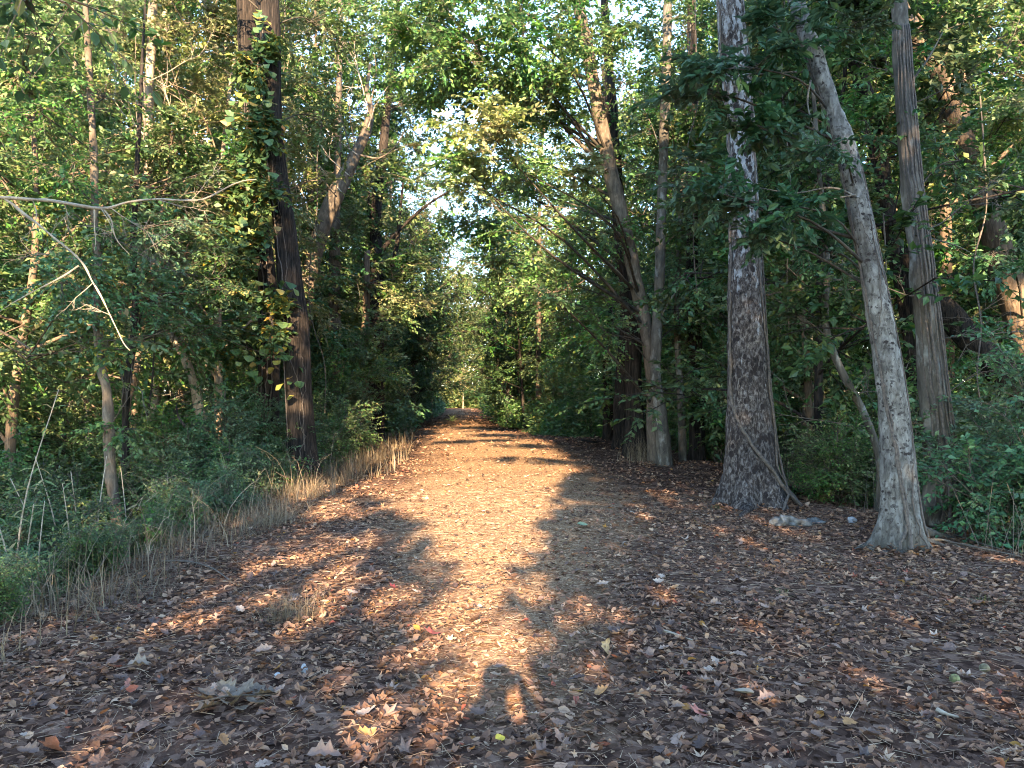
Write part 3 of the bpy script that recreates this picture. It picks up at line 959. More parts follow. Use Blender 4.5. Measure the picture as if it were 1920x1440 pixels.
hero_tree("dark_straight_tree", "dark straight tree standing left of the thick scaly one", "tree",
    [(1307, 838, 32), (1306, 760, 28), (1303, 640, 28), (1298, 540, 27), (1298, 400, 24), (1300, 250, 22), (1298, 100, 20), (1296, 0, 18)], 20, 20, 17, 'bark_dark', n=60, sides=16, ridge=.015, seed=27, flare=.3,
    blobs=[(1340, 120, 20, 1.4, 1.4, 1, 12, 8, .12, D_), (1270, 330, 20, 1.2, 1.2, .9, 11, 8, .11, D_), (1300, -150, 20, 2.2, 2.2, 1.2, 12, 8, .12, M_), (1440, 300, 20, 1.3, 1.3, 1, 12, 8, .12, M_), (1450, 520, 21, 1.3, 1.3, 1, 12, 8, .12, D_)])
hero_tree("thin_grey_tree", "thin grey tree left of the dark straight one, among green leaves", "tree",
    [(1280, 842, 18), (1276, 740, 15), (1270, 640, 13), (1270, 540, 12), (1276, 420, 11)], 19.4, 19.4, 11, 'bark_grey', n=40, sides=10, seed=29,
    blobs=[(1275, 520, 19.5, .8, .8, .6, 10, 7, .1, B_), (1290, 640, 19.6, .8, .8, .6, 10, 7, .1, D_), (1330, 720, 20, .8, .8, .6, 10, 7, .1, M_)])

# left of the path
LB, LBp, LBr = hero_tree("vine_clad_tree", "big dark furrowed tree hung with broad vine leaves left of the path", "tree",
    [(566, 892, 66), (564, 820, 56), (558, 700, 53), (552, 600, 52), (542, 500, 49), (530, 400, 44), (518, 310, 39), (511, 200, 38), (509, 100, 40), (503, 0, 42)], 15.5, 15.5, 18, 'bark_dark',
    n=140, sides=44, ridge=.030, freq=3.0, stretch=.07, flare=.45, flare_h=.5, seed=31, lump=.05,
    blobs=[(484, 110, 15.0, .28, .25, .55, 9, 8, .14, 'leaf_vine'), (486, 230, 15.0, .3, .25, .5, 9, 8, .14, 'leaf_vine'), (470, 360, 14.9, .5, .3, .45, 12, 8, .14, 'leaf_vine'), (440, 470, 14.9, .5, .3, .5, 12, 8, .14, 'leaf_vine'), (505, 600, 15.0, .3, .25, .6, 9, 7, .14, 'leaf_vine'), (560, -180, 15.5, 2, 2, 1, 12, 9, .12, M_), (590, 40, 16.5, 1.1, 1.1, .8, 11, 8, .11, L_), (600, 220, 17, .9, .9, .8, 10, 8, .10, L_), (430, 300, 15.3, .6, .6, .5, 9, 7, .1, M_), (420, -260, 15, 2.2, 2.2, 1, 12, 9, .12, M_), (640, -330, 16, 2.4, 2.4, 1.2, 12, 9, .12, L_), (330, -60, 15, 1.2, 1.2, .6, 10, 8, .11, M_)])
LA, LAp, LAr = hero_tree("second_vine_clad_tree", "paler tree joined behind the big dark one, wrapped in yellowing vine leaves", "tree",
    [(502, 800, 46), (504, 700, 42), (503, 600, 40), (497, 500, 38), (488, 420, 36), (481, 320, 36), (476, 220, 40), (470, 120, 42), (462, 0, 42)], 17, 16.5, 17, 'bark_dark', n=100, sides=30, ridge=.022, freq=3, stretch=.15, seed=33, flare=.4,
    blobs=[(455, 420, 16.4, .5, .5, .5, 9, 7, .13, 'leaf_vine'), (440, 540, 16.4, .5, .5, .6, 9, 7, .13, 'leaf_vine'), (425, 640, 16.2, .6, .5, .6, 9, 7, .13, 'leaf_vine'), (470, 300, 16.2, .45, .4, .6, 9, 7, .13, 'leaf_vine'), (400, -180, 17, 2, 2, 1, 12, 8, .12, L_), (300, -120, 17, 1.6, 1.6, .8, 12, 8, .12, L_)])
hero_tree("crooked_sunlit_tree", "crooked sunlit tree leaning right behind the vine-clad trunks", "tree",
    [(560, 800, 34), (562, 700, 33), (570, 590, 32), (584, 500, 32), (612, 405, 34), (640, 345, 32), (664, 295, 26), (686, 248, 20), (695, 205, 12), (688, 170, 8), (694, 120, 4)], 23, 23.5, None, 'bark_tan', n=80, sides=20, ridge=.025, freq=4, stretch=.4, seed=35, lump=.2,
    bare=[([(672, 290), (712, 296), (745, 270), (760, 240)], 23.3, .035), ([(660, 300), (640, 220), (610, 160)], 23.3, .025), ([(690, 215), (705, 140), (700, 90)], 23.4, .02), ([(630, 365), (560, 290), (520, 260)], 23, .02), ([(668, 285), (655, 200), (668, 130)], 23.4, .018)])
hero_tree("twin_stemmed_tree", "dark tree left of the distant path with a long bare branch reaching right", "tree",
    [(706, 690, 34), (706, 620, 30), (708, 540, 30), (704, 450, 26), (706, 380, 22), (716, 300, 20), (726, 200, 16)], 30, 31, 22, 'bark_dark', n=70, sides=16, ridge=.02, seed=37,
    blobs=[(740, 200, 31, 2.2, 2.2, 1.4, 13, 8, .14, L_), (700, 60, 31, 2.6, 2.6, 1.6, 14, 9, .14, M_), (780, 100, 31, 2.4, 2.4, 1.4, 14, 9, .14, M_), (650, 250, 31, 2, 2, 1.2, 12, 8, .14, L_), (770, 280, 33, 1.9, 1.9, 1.3, 13, 9, .15, B_), (740, 340, 33, 1.7, 1.7, 1.2, 12, 9, .15, M_), (790, 210, 34, 1.8, 1.8, 1.2, 12, 9, .15, B_), (680, 420, 31, 2, 2, 1.2, 13, 8, .14, L_), (740, 520, 31, 1.8, 1.8, 1, 13, 8, .14, L_), (650, 560, 30, 1.8, 1.8, 1, 12, 8, .14, M_)],
    bare=[([(708, 480), (750, 430), (800, 385), (856, 350)], 30, .10), ([(735, 500), (744, 460), (750, 400), (757, 330)], 31, .10), ([(704, 450), (690, 400), (696, 340)], 30.5, .08)])
hero_tree("white_barked_tree", "sunlit pale-barked tree in the upper part of the left wood", "tree",
    [(246, 760, 26), (250, 640, 24), (258, 520, 22), (268, 430, 21), (276, 350, 22), (280, 270, 21), (277, 200, 20), (283, 100, 19), (287, 0, 18)], 17.5, 18, 16, 'bark_light', n=80, sides=18, ridge=.012, seed=39,
    blobs=[(230, 60, 18, 1.2, 1.2, .7, 11, 8, .11, L_), (360, 40, 18, 1.2, 1.2, .7, 11, 8, .11, Y_), (180, 200, 17.5, 1.2, 1.2, .7, 11, 8, .11, L_), (340, 330, 18, 1, 1, .7, 11, 8, .11, L_), (300, -160, 18, 2, 2, 1, 12, 8, .12, L_), (330, 470, 17, 1, 1, .7, 10, 8, .1, M_)],
    bare=[([(278, 300), (330, 320), (380, 350)], 17.5, .02), ([(252, 640), (290, 590), (300, 540)], 17, .02)])
hero_tree("forked_grey_tree", "distant grey tree forking against the blue sky above the left wood", "tree",
    [(408, 640, 30), (408, 400, 30), (409, 170, 28), (413, 100, 30)], 38, 38, None, 'bark_grey', n=50, sides=14, seed=41, lump=.15,
    blobs=[(380, -60, 38, 2, 2, 1.5, 12, 8, .15, Y_), (450, -40, 38, 2, 2, 1.5, 12, 8, .15, L_), (370, 300, 38, 2.5, 2.5, 1.6, 14, 9, .15, L_), (440, 380, 38, 2.5, 2.5, 1.6, 14, 9, .15, L_)],
    bare=[([(412, 110), (398, 60), (388, 0), (380, -60)], 38, .26), ([(414, 110), (430, 50), (442, 0), (450, -60)], 38, .28)])
hero_tree("gnarled_thin_tree", "thin crooked tree lit at its foot among canes on the left bank", "tree",
    [(214, 1035, 24), (218, 960, 22), (208, 900, 22), (205, 830, 23), (201, 740, 20), (190, 690, 18), (181, 600, 16), (184, 500, 15), (178, 420, 14), (176, 300, 15), (168, 150, 13)], 11.5, 11.5, 10, 'bark_tan', n=90, sides=16, ridge=.012, freq=4, seed=43, lump=.18,
    blobs=[(186, 500, 11.4, .25, .25, .4, 6, 5, .09, 'leaf_vine'), (195, 640, 11.4, .3, .25, .35, 6, 5, .09, 'leaf_vine'), (160, 420, 11.4, .5, .3, .4, 7, 6, .09, 'leaf_vine'), (225, 800, 11.6, .4, .3, .3, 6, 5, .08, M_), (110, 330, 11.5, .9, .9, .5, 11, 8, .08, M_), (200, 180, 12, 1, 1, .6, 11, 8, .08, M_), (60, 200, 11, 1, 1, .6, 11, 8, .08, M_), (60, 60, 11, 1.1, 1.1, .6, 12, 8, .09, L_), (220, 60, 12, 1, 1, .6, 11, 8, .08, L_), (290, 420, 12, .8, .8, .5, 10, 7, .08, B_), (110, 520, 11, .8, .8, .5, 10, 7, .08, B_), (250, 560, 12, .8, .8, .5, 10, 7, .08, B_)])
hero_tree("thin_dark_tree", "thin dark stem forking beside the gnarled tree in the left undergrowth", "tree",
    [(236, 760, 15), (244, 680, 15), (252, 610, 14), (254, 540, 13), (250, 450, 12), (256, 330, 10)], 13.5, 13.5, 9, 'bark_dark', n=50, sides=10, seed=45,
    blobs=[(320, 500, 13.5, .9, .9, .6, 10, 8, .085, D_), (200, 440, 13.5, .9, .9, .6, 10, 8, .085, M_), (350, 600, 14, .9, .9, .6, 10, 8, .085, B_), (420, 520, 14, .9, .9, .6, 10, 8, .085, M_)],
    bare=[([(246, 655), (262, 600), (274, 560)], 13.5, .03), ([(276, 780), (285, 720), (290, 640), (292, 600)], 13, .02), ([(347, 800), (334, 780), (330, 755)], 12.5, .025)])
hero_tree("leaning_broken_tree", "short leaning sunlit stub of a tree deep in the left undergrowth", "tree",
    [(385, 830, 20), (372, 760, 20), (362, 715, 19), (345, 670, 16), (325, 635, 12), (316, 622, 8)], 16, 16, None, 'bark_light', n=40, sides=12, ridge=.015, seed=47, lump=.2)
hero_tree("ivy_column_tree", "slim tree sheathed in hanging vines right of the vine-clad pair", "tree",
    [(628, 760, 24), (628, 640, 24), (627, 520, 23), (628, 420, 22), (632, 330, 16), (636, 150, 11)], 25, 25, 22, 'bark_tan', n=60, sides=14, ridge=.03, freq=5, stretch=.5, seed=49, lump=.25,
    blobs=[(620, 560, 25, .6, .6, .9, 10, 7, .12, M_), (650, 440, 25, .8, .8, .9, 10, 7, .12, L_), (640, 180, 26, 1.5, 1.5, 1, 12, 8, .13, L_), (640, -60, 26, 2.4, 2.4, 1.6, 14, 9, .13, L_), (570, 60, 26, 2, 2, 1.4, 13, 8, .13, M_), (600, 640, 24, 1.1, 1.1, .7, 12, 8, .12, M_), (680, 640, 25, 1.2, 1.2, .7, 12, 8, .12, L_)])
hero_tree("lit_brown_tree", "brown sunlit tree standing left of where the path narrows", "tree",
    [(682, 740, 20), (684, 640, 18), (687, 560, 15), (688, 470, 12)], 27, 27, None, 'bark_brown', n=40, sides=12, ridge=.02, seed=51,
    blobs=[(720, 600, 27, 1.2, 1.2, .7, 12, 8, .12, L_), (760, 560, 28, 1.4, 1.4, .5, 12, 8, .12, Y_), (680, 680, 26, 1.2, 1.2, .6, 12, 8, .12, L_), (730, 690, 27, 1.2, 1.2, .8, 12, 8, .12, L_)])


# ------------------------------------------------------------------ the wood
def far_tree(proto, px, d, s, label, rz=0.0):
    x = (px - 960) / F * d
    taken.append((x, d, 1.5))
    o = plant(proto, x, d, s, rz, label)
    if "group" in o:
        del o["group"]


far_tree(T_TALL[4], 808, 66, .92, "sunlit yellow-green tree standing beside the far end of the path, left of the sky gap", 1.0)
far_tree(T_TALL[4], 868, 118, .62, "little yellow-green tree closing the bright far end of the path", 2.0)  # yellow crown put here to give the path end its glow
far_tree(T_LOW[3], 772, 52, 1.15, "bluish tree bulging over the left side of the far path", .4)
far_tree(T_LOW[3], 758, 44, 1.0, "bluish low tree in front of the one bulging over the far path", 1.4)
far_tree(T_LOW[0], 803, 70, 1.1, "dark low tree pressing on the far path from the left, before the bright end", 2.4)
far_tree(T_LOW[0], 940, 62, 1.2, "dark low tree pressing on the far path from the right", 3.4)
far_tree(T_LOW[3], 972, 47, 1.2, "dark bluish tree overhanging the right side of the far path", .9)
far_tree(T_LOW[0], 985, 40, 1.15, "dark tree overhanging the path's right side behind the white stone", .2)
far_tree(T_TALL[1], 955, 50, 1.0, "tall dark tree right of the sky gap over the path", 2.0)
far_tree(T_TALL[0], 1010, 38, .95, "tall dark green tree behind the overhanging canopy right of the path", 1.0)
far_tree(T_TALL[2], 700, 44, .95, "tall bright tree left of the sky gap behind the twin-stemmed one", 1.3)
far_tree(T_TALL[3], 640, 34, .9, "tall bright tree rising right of the vine-clad pair", .3)
far_tree(T_TALL[3], 770, 60, .9, "tall bright tree just left of the sky gap", 2.3)
far_tree(T_TALL[1], 935, 84, .8, "far dark tree leaning in right of the bright end of the path", .3)
far_tree(T_TALL[3], 778, 47, .78, "tall bright tree reaching over the path into the sky gap from the left", 4.0)
far_tree(T_TALL[0], 932, 58, .80, "tall green tree reaching into the sky gap from the right", 5.0)
far_tree(T_TALL[3], 800, 84, .80, "far bright tree below the sky gap at the left side of the path", 3.0)
far_tree(T_LOW[0], 955, 54, 1.1, "second dark low tree crowding the far path from the right", 4.4)
WL = "woodland tree in the left wood"
scatter(T_TALL, 15, (-24, -6), (17, 38), 2.2, "x", "tall trees in the left wood", weights=[.25, .1, .3, .25, .1], single="tall tree in the left wood")
scatter(T_TALL, 24, (-48, -4.5), (38, 78), 2.6, "tall tree far back in the wood left of the path, its crown against the sky", "far trees in the left wood", margin=4.2, weights=[.25, .15, .25, .25, .1])
scatter(T_TALL, 16, (6.5, 26), (15, 38), 2.2, "x", "tall trees in the right wood", weights=[.35, .45, .05, .15, .0], single="tall shaded tree in the right wood")
scatter(T_TALL, 24, (2, 48), (38, 78), 2.6, "tall tree far back in the wood right of the path", "far trees in the right wood", margin=4.0, weights=[.35, .35, .1, .15, .05])
scatter(T_LOW, 18, (-24, -6.2), (12, 34), 1.4, "x", "understorey trees in the left wood", weights=[.2, .3, .3, .2], single="understorey tree in the left wood")
scatter(T_LOW, 22, (-36, -5), (34, 75), 1.8, "far low leafy tree lining the left side of the path", "far understorey trees on the left", margin=3.6, weights=[.3, .25, .25, .2])
scatter(T_LOW, 18, (5.5, 24), (13, 34), 1.4, "x", "understorey trees in the right wood", weights=[.4, .2, .1, .3], single="understorey tree in the right wood")
scatter(T_LOW, 22, (1.5, 36), (28, 75), 1.8, "far dark leafy tree lining the right side of the path", "far understorey trees on the right", margin=3.5, weights=[.4, .15, .05, .4])
scatter(S_PRO, 44, (-18, -4.8), (11.5, 27), .75, "x", "shrubs in the left undergrowth", margin=4.9, weights=[.35, .25, .15, .25], single="shrub in the left undergrowth")
scatter(S_PRO, 30, (-22, -4), (26, 70), 1.0, "far leafy shrub lining the left edge of the path", "far shrubs on the left", margin=3.4, weights=[.3, .2, .3, .2])
scatter(S_PRO, 38, (5.2, 18), (9, 26), .75, "x", "shrubs in the right undergrowth", margin=5.2, weights=[.45, .15, .3, .1], single="shrub in the right undergrowth")
scatter(S_PRO, 30, (2, 22), (26, 70), 1.0, "far dark shrub lining the right edge of the path", "far shrubs on the right", margin=3.3, weights=[.4, .1, .45, .05])
# ------------------------------------------------------------------ leaf litter
def scatter_flat(n, xr, yr, dens=None, seed=0):
    r = np.random.default_rng(seed)
    x = r.uniform(*xr, n); y = r.uniform(*yr, n)
    k = np.abs(x) < .70 * y + .6
    if dens is not None:
        k &= r.uniform(0, 1, n) < dens(x, y)
    return x[k], y[k], r


def flat_frames(n, r, tilt):
    a = r.uniform(0, 2 * np.pi, n)
    D = np.stack([np.cos(a), np.sin(a), r.normal(0, tilt * .6, n)], -1)
    up = np.stack([r.normal(0, tilt, n), r.normal(0, tilt, n), np.ones(n)], -1)
    X = nrm(D); Z = nrm(up - X * np.sum(up * X, 1, keepdims=True))
    return X, np.cross(Z, X), Z


def in_bed(x, y):
    c = path_centre(y)
    return sstep(-5.2, -3.6, x - c) * (1 - sstep(5.2, 7.0, x - c))


LITTER_T = [curled(1, .28, .55, .5, 3), curled(2, .22, .8, -.4, 3), curled(3, .33, .3, .8, 3), lobed(5, 4, .9), lobed(4, 5, -.6), lobed(5, 6, .4, .4), curled(7, .16, .6, .6, 3)]
parts = []
for (n, yr, lo, hi, thin) in ((62000, (2.6, 6.0), .02, .070, .82), (52000, (6.0, 11.0), .025, .078, .86), (24000, (11, 20), .045, .10, .88), (9000, (20, 42), .08, .16, .8), (6000, (42, 110), .14, .26, .6)):
    xr = (-6.5, 8.0)
    x, y, r = scatter_flat(n, xr, yr, lambda x, y: in_bed(x, y) * (1 - thin * worn(x, y)) * (.55 + .45 * vnoise(np.stack([x, y, x * 0], -1) * 1.1, 31)), int(yr[0] * 7))
    X, Y, Z = flat_frames(len(x), r, .5)
    sz = lo + (hi - lo) * r.uniform(0, 1, len(x)) ** 1.7
    pos = np.stack([x, y, gz(x, y) + r.uniform(.004, .03, len(x))], -1)
    pos -= X * sz[:, None] * .5
    kind = r.choice(len(LITTER_T), len(x), p=[.26, .22, .15, .06, .06, .05, .20])
    for t in range(len(LITTER_T)):
        s = kind == t
        v, f = instances(LITTER_T[t], pos[s], X[s], Y[s], Z[s], sz[s])
        parts.append((v, f, 0))
for tp_, tr_, n in ((R1p, R1r, 420), (R2p, R2r, 380), (R3p, R3r, 200), (LBp, LBr, 200), (Tp, Tr, 160)):      # drifts against the trunk feet
    q = np.random.default_rng(n)
    a_ = q.uniform(0, 2 * np.pi, n); rr_ = tr_[2] * (1.05 + 1.3 * q.uniform(0, 1, n) ** 1.5)
    x = tp_[0, 0] + np.cos(a_) * rr_; y = tp_[0, 1] + np.sin(a_) * rr_
    X, Y, Z = flat_frames(n, q, .6)
    pos = np.stack([x, y, gz(x, y) + .015 + .09 * np.exp(-(rr_ / tr_[2] - 1.05) * 2.2) * q.uniform(.2, 1, n)], -1)
    for t in range(3):
        parts.append((*instances(LITTER_T[t], pos[t::3], X[t::3], Y[t::3], Z[t::3], q.uniform(.05, .11, len(pos[t::3]))), 0))
link("leaf_litter", mesh("leaf_litter", parts, [MAT['litter']]), kind="stuff")
parts = []
for (n, yr, lo, hi) in ((30000, (2.6, 6.5), .009, .030), (38000, (6.5, 14), .012, .038), (14000, (14, 30), .025, .06)):
    x, y, r = scatter_flat(n, (-3.6, 4.5), yr, lambda x, y: .12 + .88 * worn(x, y), int(yr[0] * 11))
    X, Y, Z = flat_frames(len(x), r, .3)
    pos = np.stack([x, y, gz(x, y) + .006], -1)
    parts.append((*instances(LEAF2, pos, X, Y, Z, r.uniform(lo, hi, len(x))), 0))
link("leaf_crumbs", mesh("leaf_crumbs", parts, [MAT['chip']]), kind="stuff")
x, y, r = scatter_flat(26000, (-5, 6.5), (2.6, 13), lambda x, y: in_bed(x, y) * (1 - .3 * worn(x, y)), 77)
X, Y, Z = flat_frames(len(x), r, .14)
A = np.stack([x, y, gz(x, y) + r.uniform(.008, .028, len(x))], -1)
ln = r.uniform(.04, .17, len(x)) * np.where(r.uniform(0, 1, len(x)) > .97, 2.2, 1)
link("needles_and_twiglets", mesh("needles_and_twiglets", [(*prisms(A, A + X * ln[:, None], r.uniform(.0009, .0022, len(x)), .0006), 0)], [MAT['needle']]), kind="stuff")

# the 300 largest single leaves lie on the ground as its parts
def litter_obj_mat(name, stops):
    m, N, Lk, out = node_mat(name)
    oi = N("ObjectInfo"); tc = N("TexCoord")
    rr = ramp(N, stops)
    Lk(oi.outputs["Random"], rr.inputs[0])
    nz = N("TexNoise", Scale=3.0, Detail=5)
    Lk(tc.outputs["Object"], nz.inputs["Vector"])
    hs = N("MixRGB", blend_type='MULTIPLY'); hs.inputs[0].default_value = .8
    rb = ramp(N, [(.3, (.55, .5, .48)), (.7, (1.25, 1.2, 1.15))])
    Lk(nz.outputs[0], rb.inputs[0]); Lk(rr.outputs[0], hs.inputs[1]); Lk(rb.outputs[0], hs.inputs[2])
    p = N("BsdfPrincipled", Roughness=.6)
    Lk(hs.outputs[0], p.inputs["Base Color"]); Lk(p.outputs[0], out.inputs[0])
    return m


MAT['fallen'] = litter_obj_mat("single_dead_leaf", [(0, (.05, .028, .02)), (.3, (.11, .062, .04)), (.6, (.185, .11, .074)), (.85, (.28, .185, .13)), (.93, (.36, .27, .2)), (.97, (.27, .07, .04)), (1, (.30, .16, .05))])


def oak_leaf(seed):
    """a broad dry leaf with a rib line, lobes and a curled rim"""
    r = np.random.default_rng(seed)
    n = 9
    V, fs = [], []
    cu_, be = r.uniform(-.5, 1.1), r.uniform(-.6, .9)
    for i in range(n):
        x = i / (n - 1)
        wd = (.30 * math.sin(math.pi * x ** .85) + .02) * (1 + .38 * math.sin(i * math.pi) if False else (1.18 if i % 2 else .74))
        if i in (0, n - 1):
            wd = .012
        for s in (-1, -.5, 0, .5, 1):
            y = s * wd * r.uniform(.9, 1.1)
            V.append((x, y, cu_ * y * y * 2.2 + be * (x - .5) ** 2 + .03 * abs(s) + r.uniform(-.02, .02)))
    for i in range(n - 1):
        for s in range(4):
            a = i * 5 + s
            fs.append((a, a + 5, a + 6, a + 1))
    # stalk
    k = len(V)
    V += [(0, -.01, 0), (0, .01, 0), (-.22, 0, .04 * r.uniform(-1, 1))]
    return np.array(V, float), [np.array(fs), np.array([(k, k + 1, k + 2)])]


FALLEN = []
for i in range(12):
    if i % 6 == 5:
        Vt, Ft = lobed(5, 40 + i, (.9, .9)[i // 6])
        v, f = np.array(Vt, float), [np.array(q) for q in Ft]
    else:
        v, f = oak_leaf(60 + i)
    FALLEN.append(mesh("fallen_leaf", [(v - [.5, 0, 0], f, 0, False)], [MAT['fallen']]))
r = np.random.default_rng(5)
k = 0
while k < 290:
    y = r.uniform(3.1, 6.6) if k < 230 else r.uniform(6.6, 9.5); x = r.uniform(-.64, .64) * y
    if r.uniform() > float(in_bed(x, y) * (1 - .7 * worn(x, y))):
        continue
    o = link("fallen_leaf", FALLEN[k % 12], ground)
    o.location = (x, y, float(gz(x, y)) + r.uniform(.018, .04))
    o.rotation_euler = (r.normal(0, .3), r.normal(0, .3), r.uniform(0, 6.28))
    s = r.uniform(.06, .112)
    o.scale = (s, s * r.uniform(.8, 1.2), s)
    k += 1

# ------------------------------------------------------------------ grass, weeds, dead stalks on the banks
def blades(x, y, r, h, mat_w, lean=.45, segs=3):
    n = len(x)
    a = r.uniform(0, 2 * np.pi, n)
    L = np.stack([np.cos(a), np.sin(a), np.zeros(n)], -1)
    W = np.stack([-np.sin(a), np.cos(a), np.zeros(n)], -1)
    ln = np.abs(r.normal(0, lean, n))
    base = np.stack([x, y, gz(x, y) - .02], -1)
    V = np.zeros((n, segs * 2 + 1, 3))
    for s in range(segs + 1):
        t = s / segs
        c = base + L * (h * ln * t * t * 1.6)[:, None] + np.array([0, 0, 1.0]) * (h * t * (1 - .35 * ln * t))[:, None]
        wd = (mat_w * (1 - t * .7))[:, None]
        if s < segs:
            V[:, s * 2] = c - W * wd; V[:, s * 2 + 1] = c + W * wd
        else:
            V[:, segs * 2] = c
    b = np.arange(n)[:, None] * (segs * 2 + 1)
    q = np.array([[2 * s, 2 * s + 1, 2 * s + 3, 2 * s + 2] for s in range(segs - 1)])
    t3 = np.array([[2 * segs - 2, 2 * segs - 1, 2 * segs]])
    return V.reshape(-1, 3), [(b[:, None] + q[None]).reshape(-1, 4), (b[:, None] + t3[None]).reshape(-1, 3)]


def bank(n, seed, lo, hi, yr, pw=1.5, side=-1, clump=.6):
    r = np.random.default_rng(seed)
    y = yr[0] + (yr[1] - yr[0]) * r.uniform(0, 1, n) ** pw
    off = lo + (hi - lo) * r.uniform(0, 1, n)
    x = path_centre(y) + side * off
    k = (np.abs(x) < .70 * y + .8) & (r.uniform(0, 1, n) < .35 + clump * vnoise(np.stack([x, y, x * 0], -1) * 1.3, seed) + .3)
    return x[k], y[k], r


x, y, r = bank(14000, 201, 3.1, 7.5, (3.5, 34))
p1 = blades(x, y, r, r.uniform(.12, .55, len(x)) * np.where(y < 7, .9, 1), r.uniform(.0025, .005, len(x)), .6)
x, y, r = bank(4200, 202, 5.2, 8.5, (8, 40), side=1)
p2 = blades(x, y, r, r.uniform(.12, .5, len(x)), r.uniform(.003, .006, len(x)), .6)
x, y, r = bank(2200, 203, 2.6, 3.6, (15, 70), 1.2)
p3 = blades(x, y, r, r.uniform(.15, .6, len(x)), r.uniform(.006, .012, len(x)), .5)
link("dry_grass", mesh("dry_grass", [(*p1, 0), (*p2, 0), (*p3, 0)], [MAT['dry_blade']]), kind="stuff")
x, y, r = bank(7500, 214, 3.0, 5.2, (5.5, 20), 1.0)
pA = blades(x, y, r, r.uniform(.15, .85, len(x)) * (.7 + .5 * vnoise(np.stack([x, y, x * 0], -1) * 1.7, 5)), r.uniform(.002, .005, len(x)), 1.15)
link("tangled_dead_grass", mesh("tangled_dead_grass", [(*pA, 0)], [MAT['dry_blade']]), kind="stuff")
x, y, r = bank(13000, 204, 4.2, 8.5, (3.5, 30))
p1 = blades(x, y, r, r.uniform(.12, .5, len(x)), r.uniform(.003, .007, len(x)), .6)
x, y, r = bank(3500, 205, 5.6, 9.5, (8, 40), side=1)
p2 = blades(x, y, r, r.uniform(.12, .45, len(x)), r.uniform(.003, .007, len(x)), .6)
link("green_grass", mesh("green_grass", [(*p1, 0), (*p2, 0)], [MAT['green_blade']]), kind="stuff")
WP = []
for (n, seed, lo, hi, yr, side, h) in ((7500, 206, 4.0, 9.0, (4.0, 20), -1, .62), (1300, 207, 5.4, 9.5, (8, 24), 1, .4)):
    x, y, r = bank(n, seed, lo, hi, yr, 1.3, side)
    S = np.stack([x, y, gz(x, y) - .02], -1)
    D = r.normal(0, .35, (len(x), 3)); D[:, 2] = 1
    lv, tw = twig_leaves(S, D, r.uniform(.15, h * 1.3, len(x)), 11, .055, r, droop=.1, tmpl=LEAF2, twig_r=.002)
    WP += [(*lv, 0), (*tw, 1)]
link("weeds", mesh("weeds", WP, [MAT['leaf_mid'], MAT['twig']]), kind="stuff")
# stalks
x, y, r = bank(800, 208, 3.3, 9.0, (3.2, 22), 1.3)
S = np.stack([x, y, gz(x, y) - .03], -1)
h = r.uniform(.4, 1.5, len(x)) * np.where(y < 6, .75, 1)
lean_ = np.stack([r.normal(0, .28, len(x)) * h, r.normal(0, .28, len(x)) * h, np.zeros(len(x))], -1)
up_ = np.stack([np.zeros(len(x)), np.zeros(len(x)), h], -1)
K = [S + up_ * (t_ * (1 - .30 * t_)) + lean_ * t_ ** 2.2 + r.normal(0, .012, S.shape) * t_ for t_ in (0, .22, .44, .64, .82, 1.0)]
tw = [prisms(K[q], K[q + 1], .0036 - .0005 * q, .0031 - .0005 * q) for q in range(5)]
for q in range(5):
    a = K[2] + (K[5] - K[2]) * r.uniform(.1, .95, (len(x), 1))
    e = a + np.stack([r.normal(0, .07, len(x)), r.normal(0, .07, len(x)), r.uniform(-.02, .12, len(x))], -1)
    tw.append(prisms(a, e, .0016, .0009))
dark_ = r.uniform(0, 1, len(x)) < .6
tw = join(tw)
V_, F_ = tw
per = len(V_) // len(x)
sel_ = [np.array([f for f in F_[0] if dark_[(f[0] // 6) % len(x)] == q]) for q in (False, True)]
MAT['stalk_brown'] = plain_mat("brown_stalk", [(.3, (.07, .048, .032)), (.7, (.17, .125, .085))], 12)
link("dead_stalks", mesh("dead_stalks", [(V_, [sel_[0]], 0), (V_, [sel_[1]], 1)], [MAT['twig_pale'], MAT['stalk_brown']]), kind="stuff")
x, y, r = bank(700, 209, 5.0, 9.0, (8, 26), 1.2, side=1)
S = np.stack([x, y, gz(x, y) - .03], -1)
h = r.uniform(.3, 1.3, len(x))
E = S + np.stack([r.normal(0, .3, len(x)) * h, r.normal(0, .2, len(x)) * h, h], -1)
link("brushwood", mesh("brushwood", [(*prisms(S, E, .006, .002), 0)], [MAT['twig']]), kind="stuff")

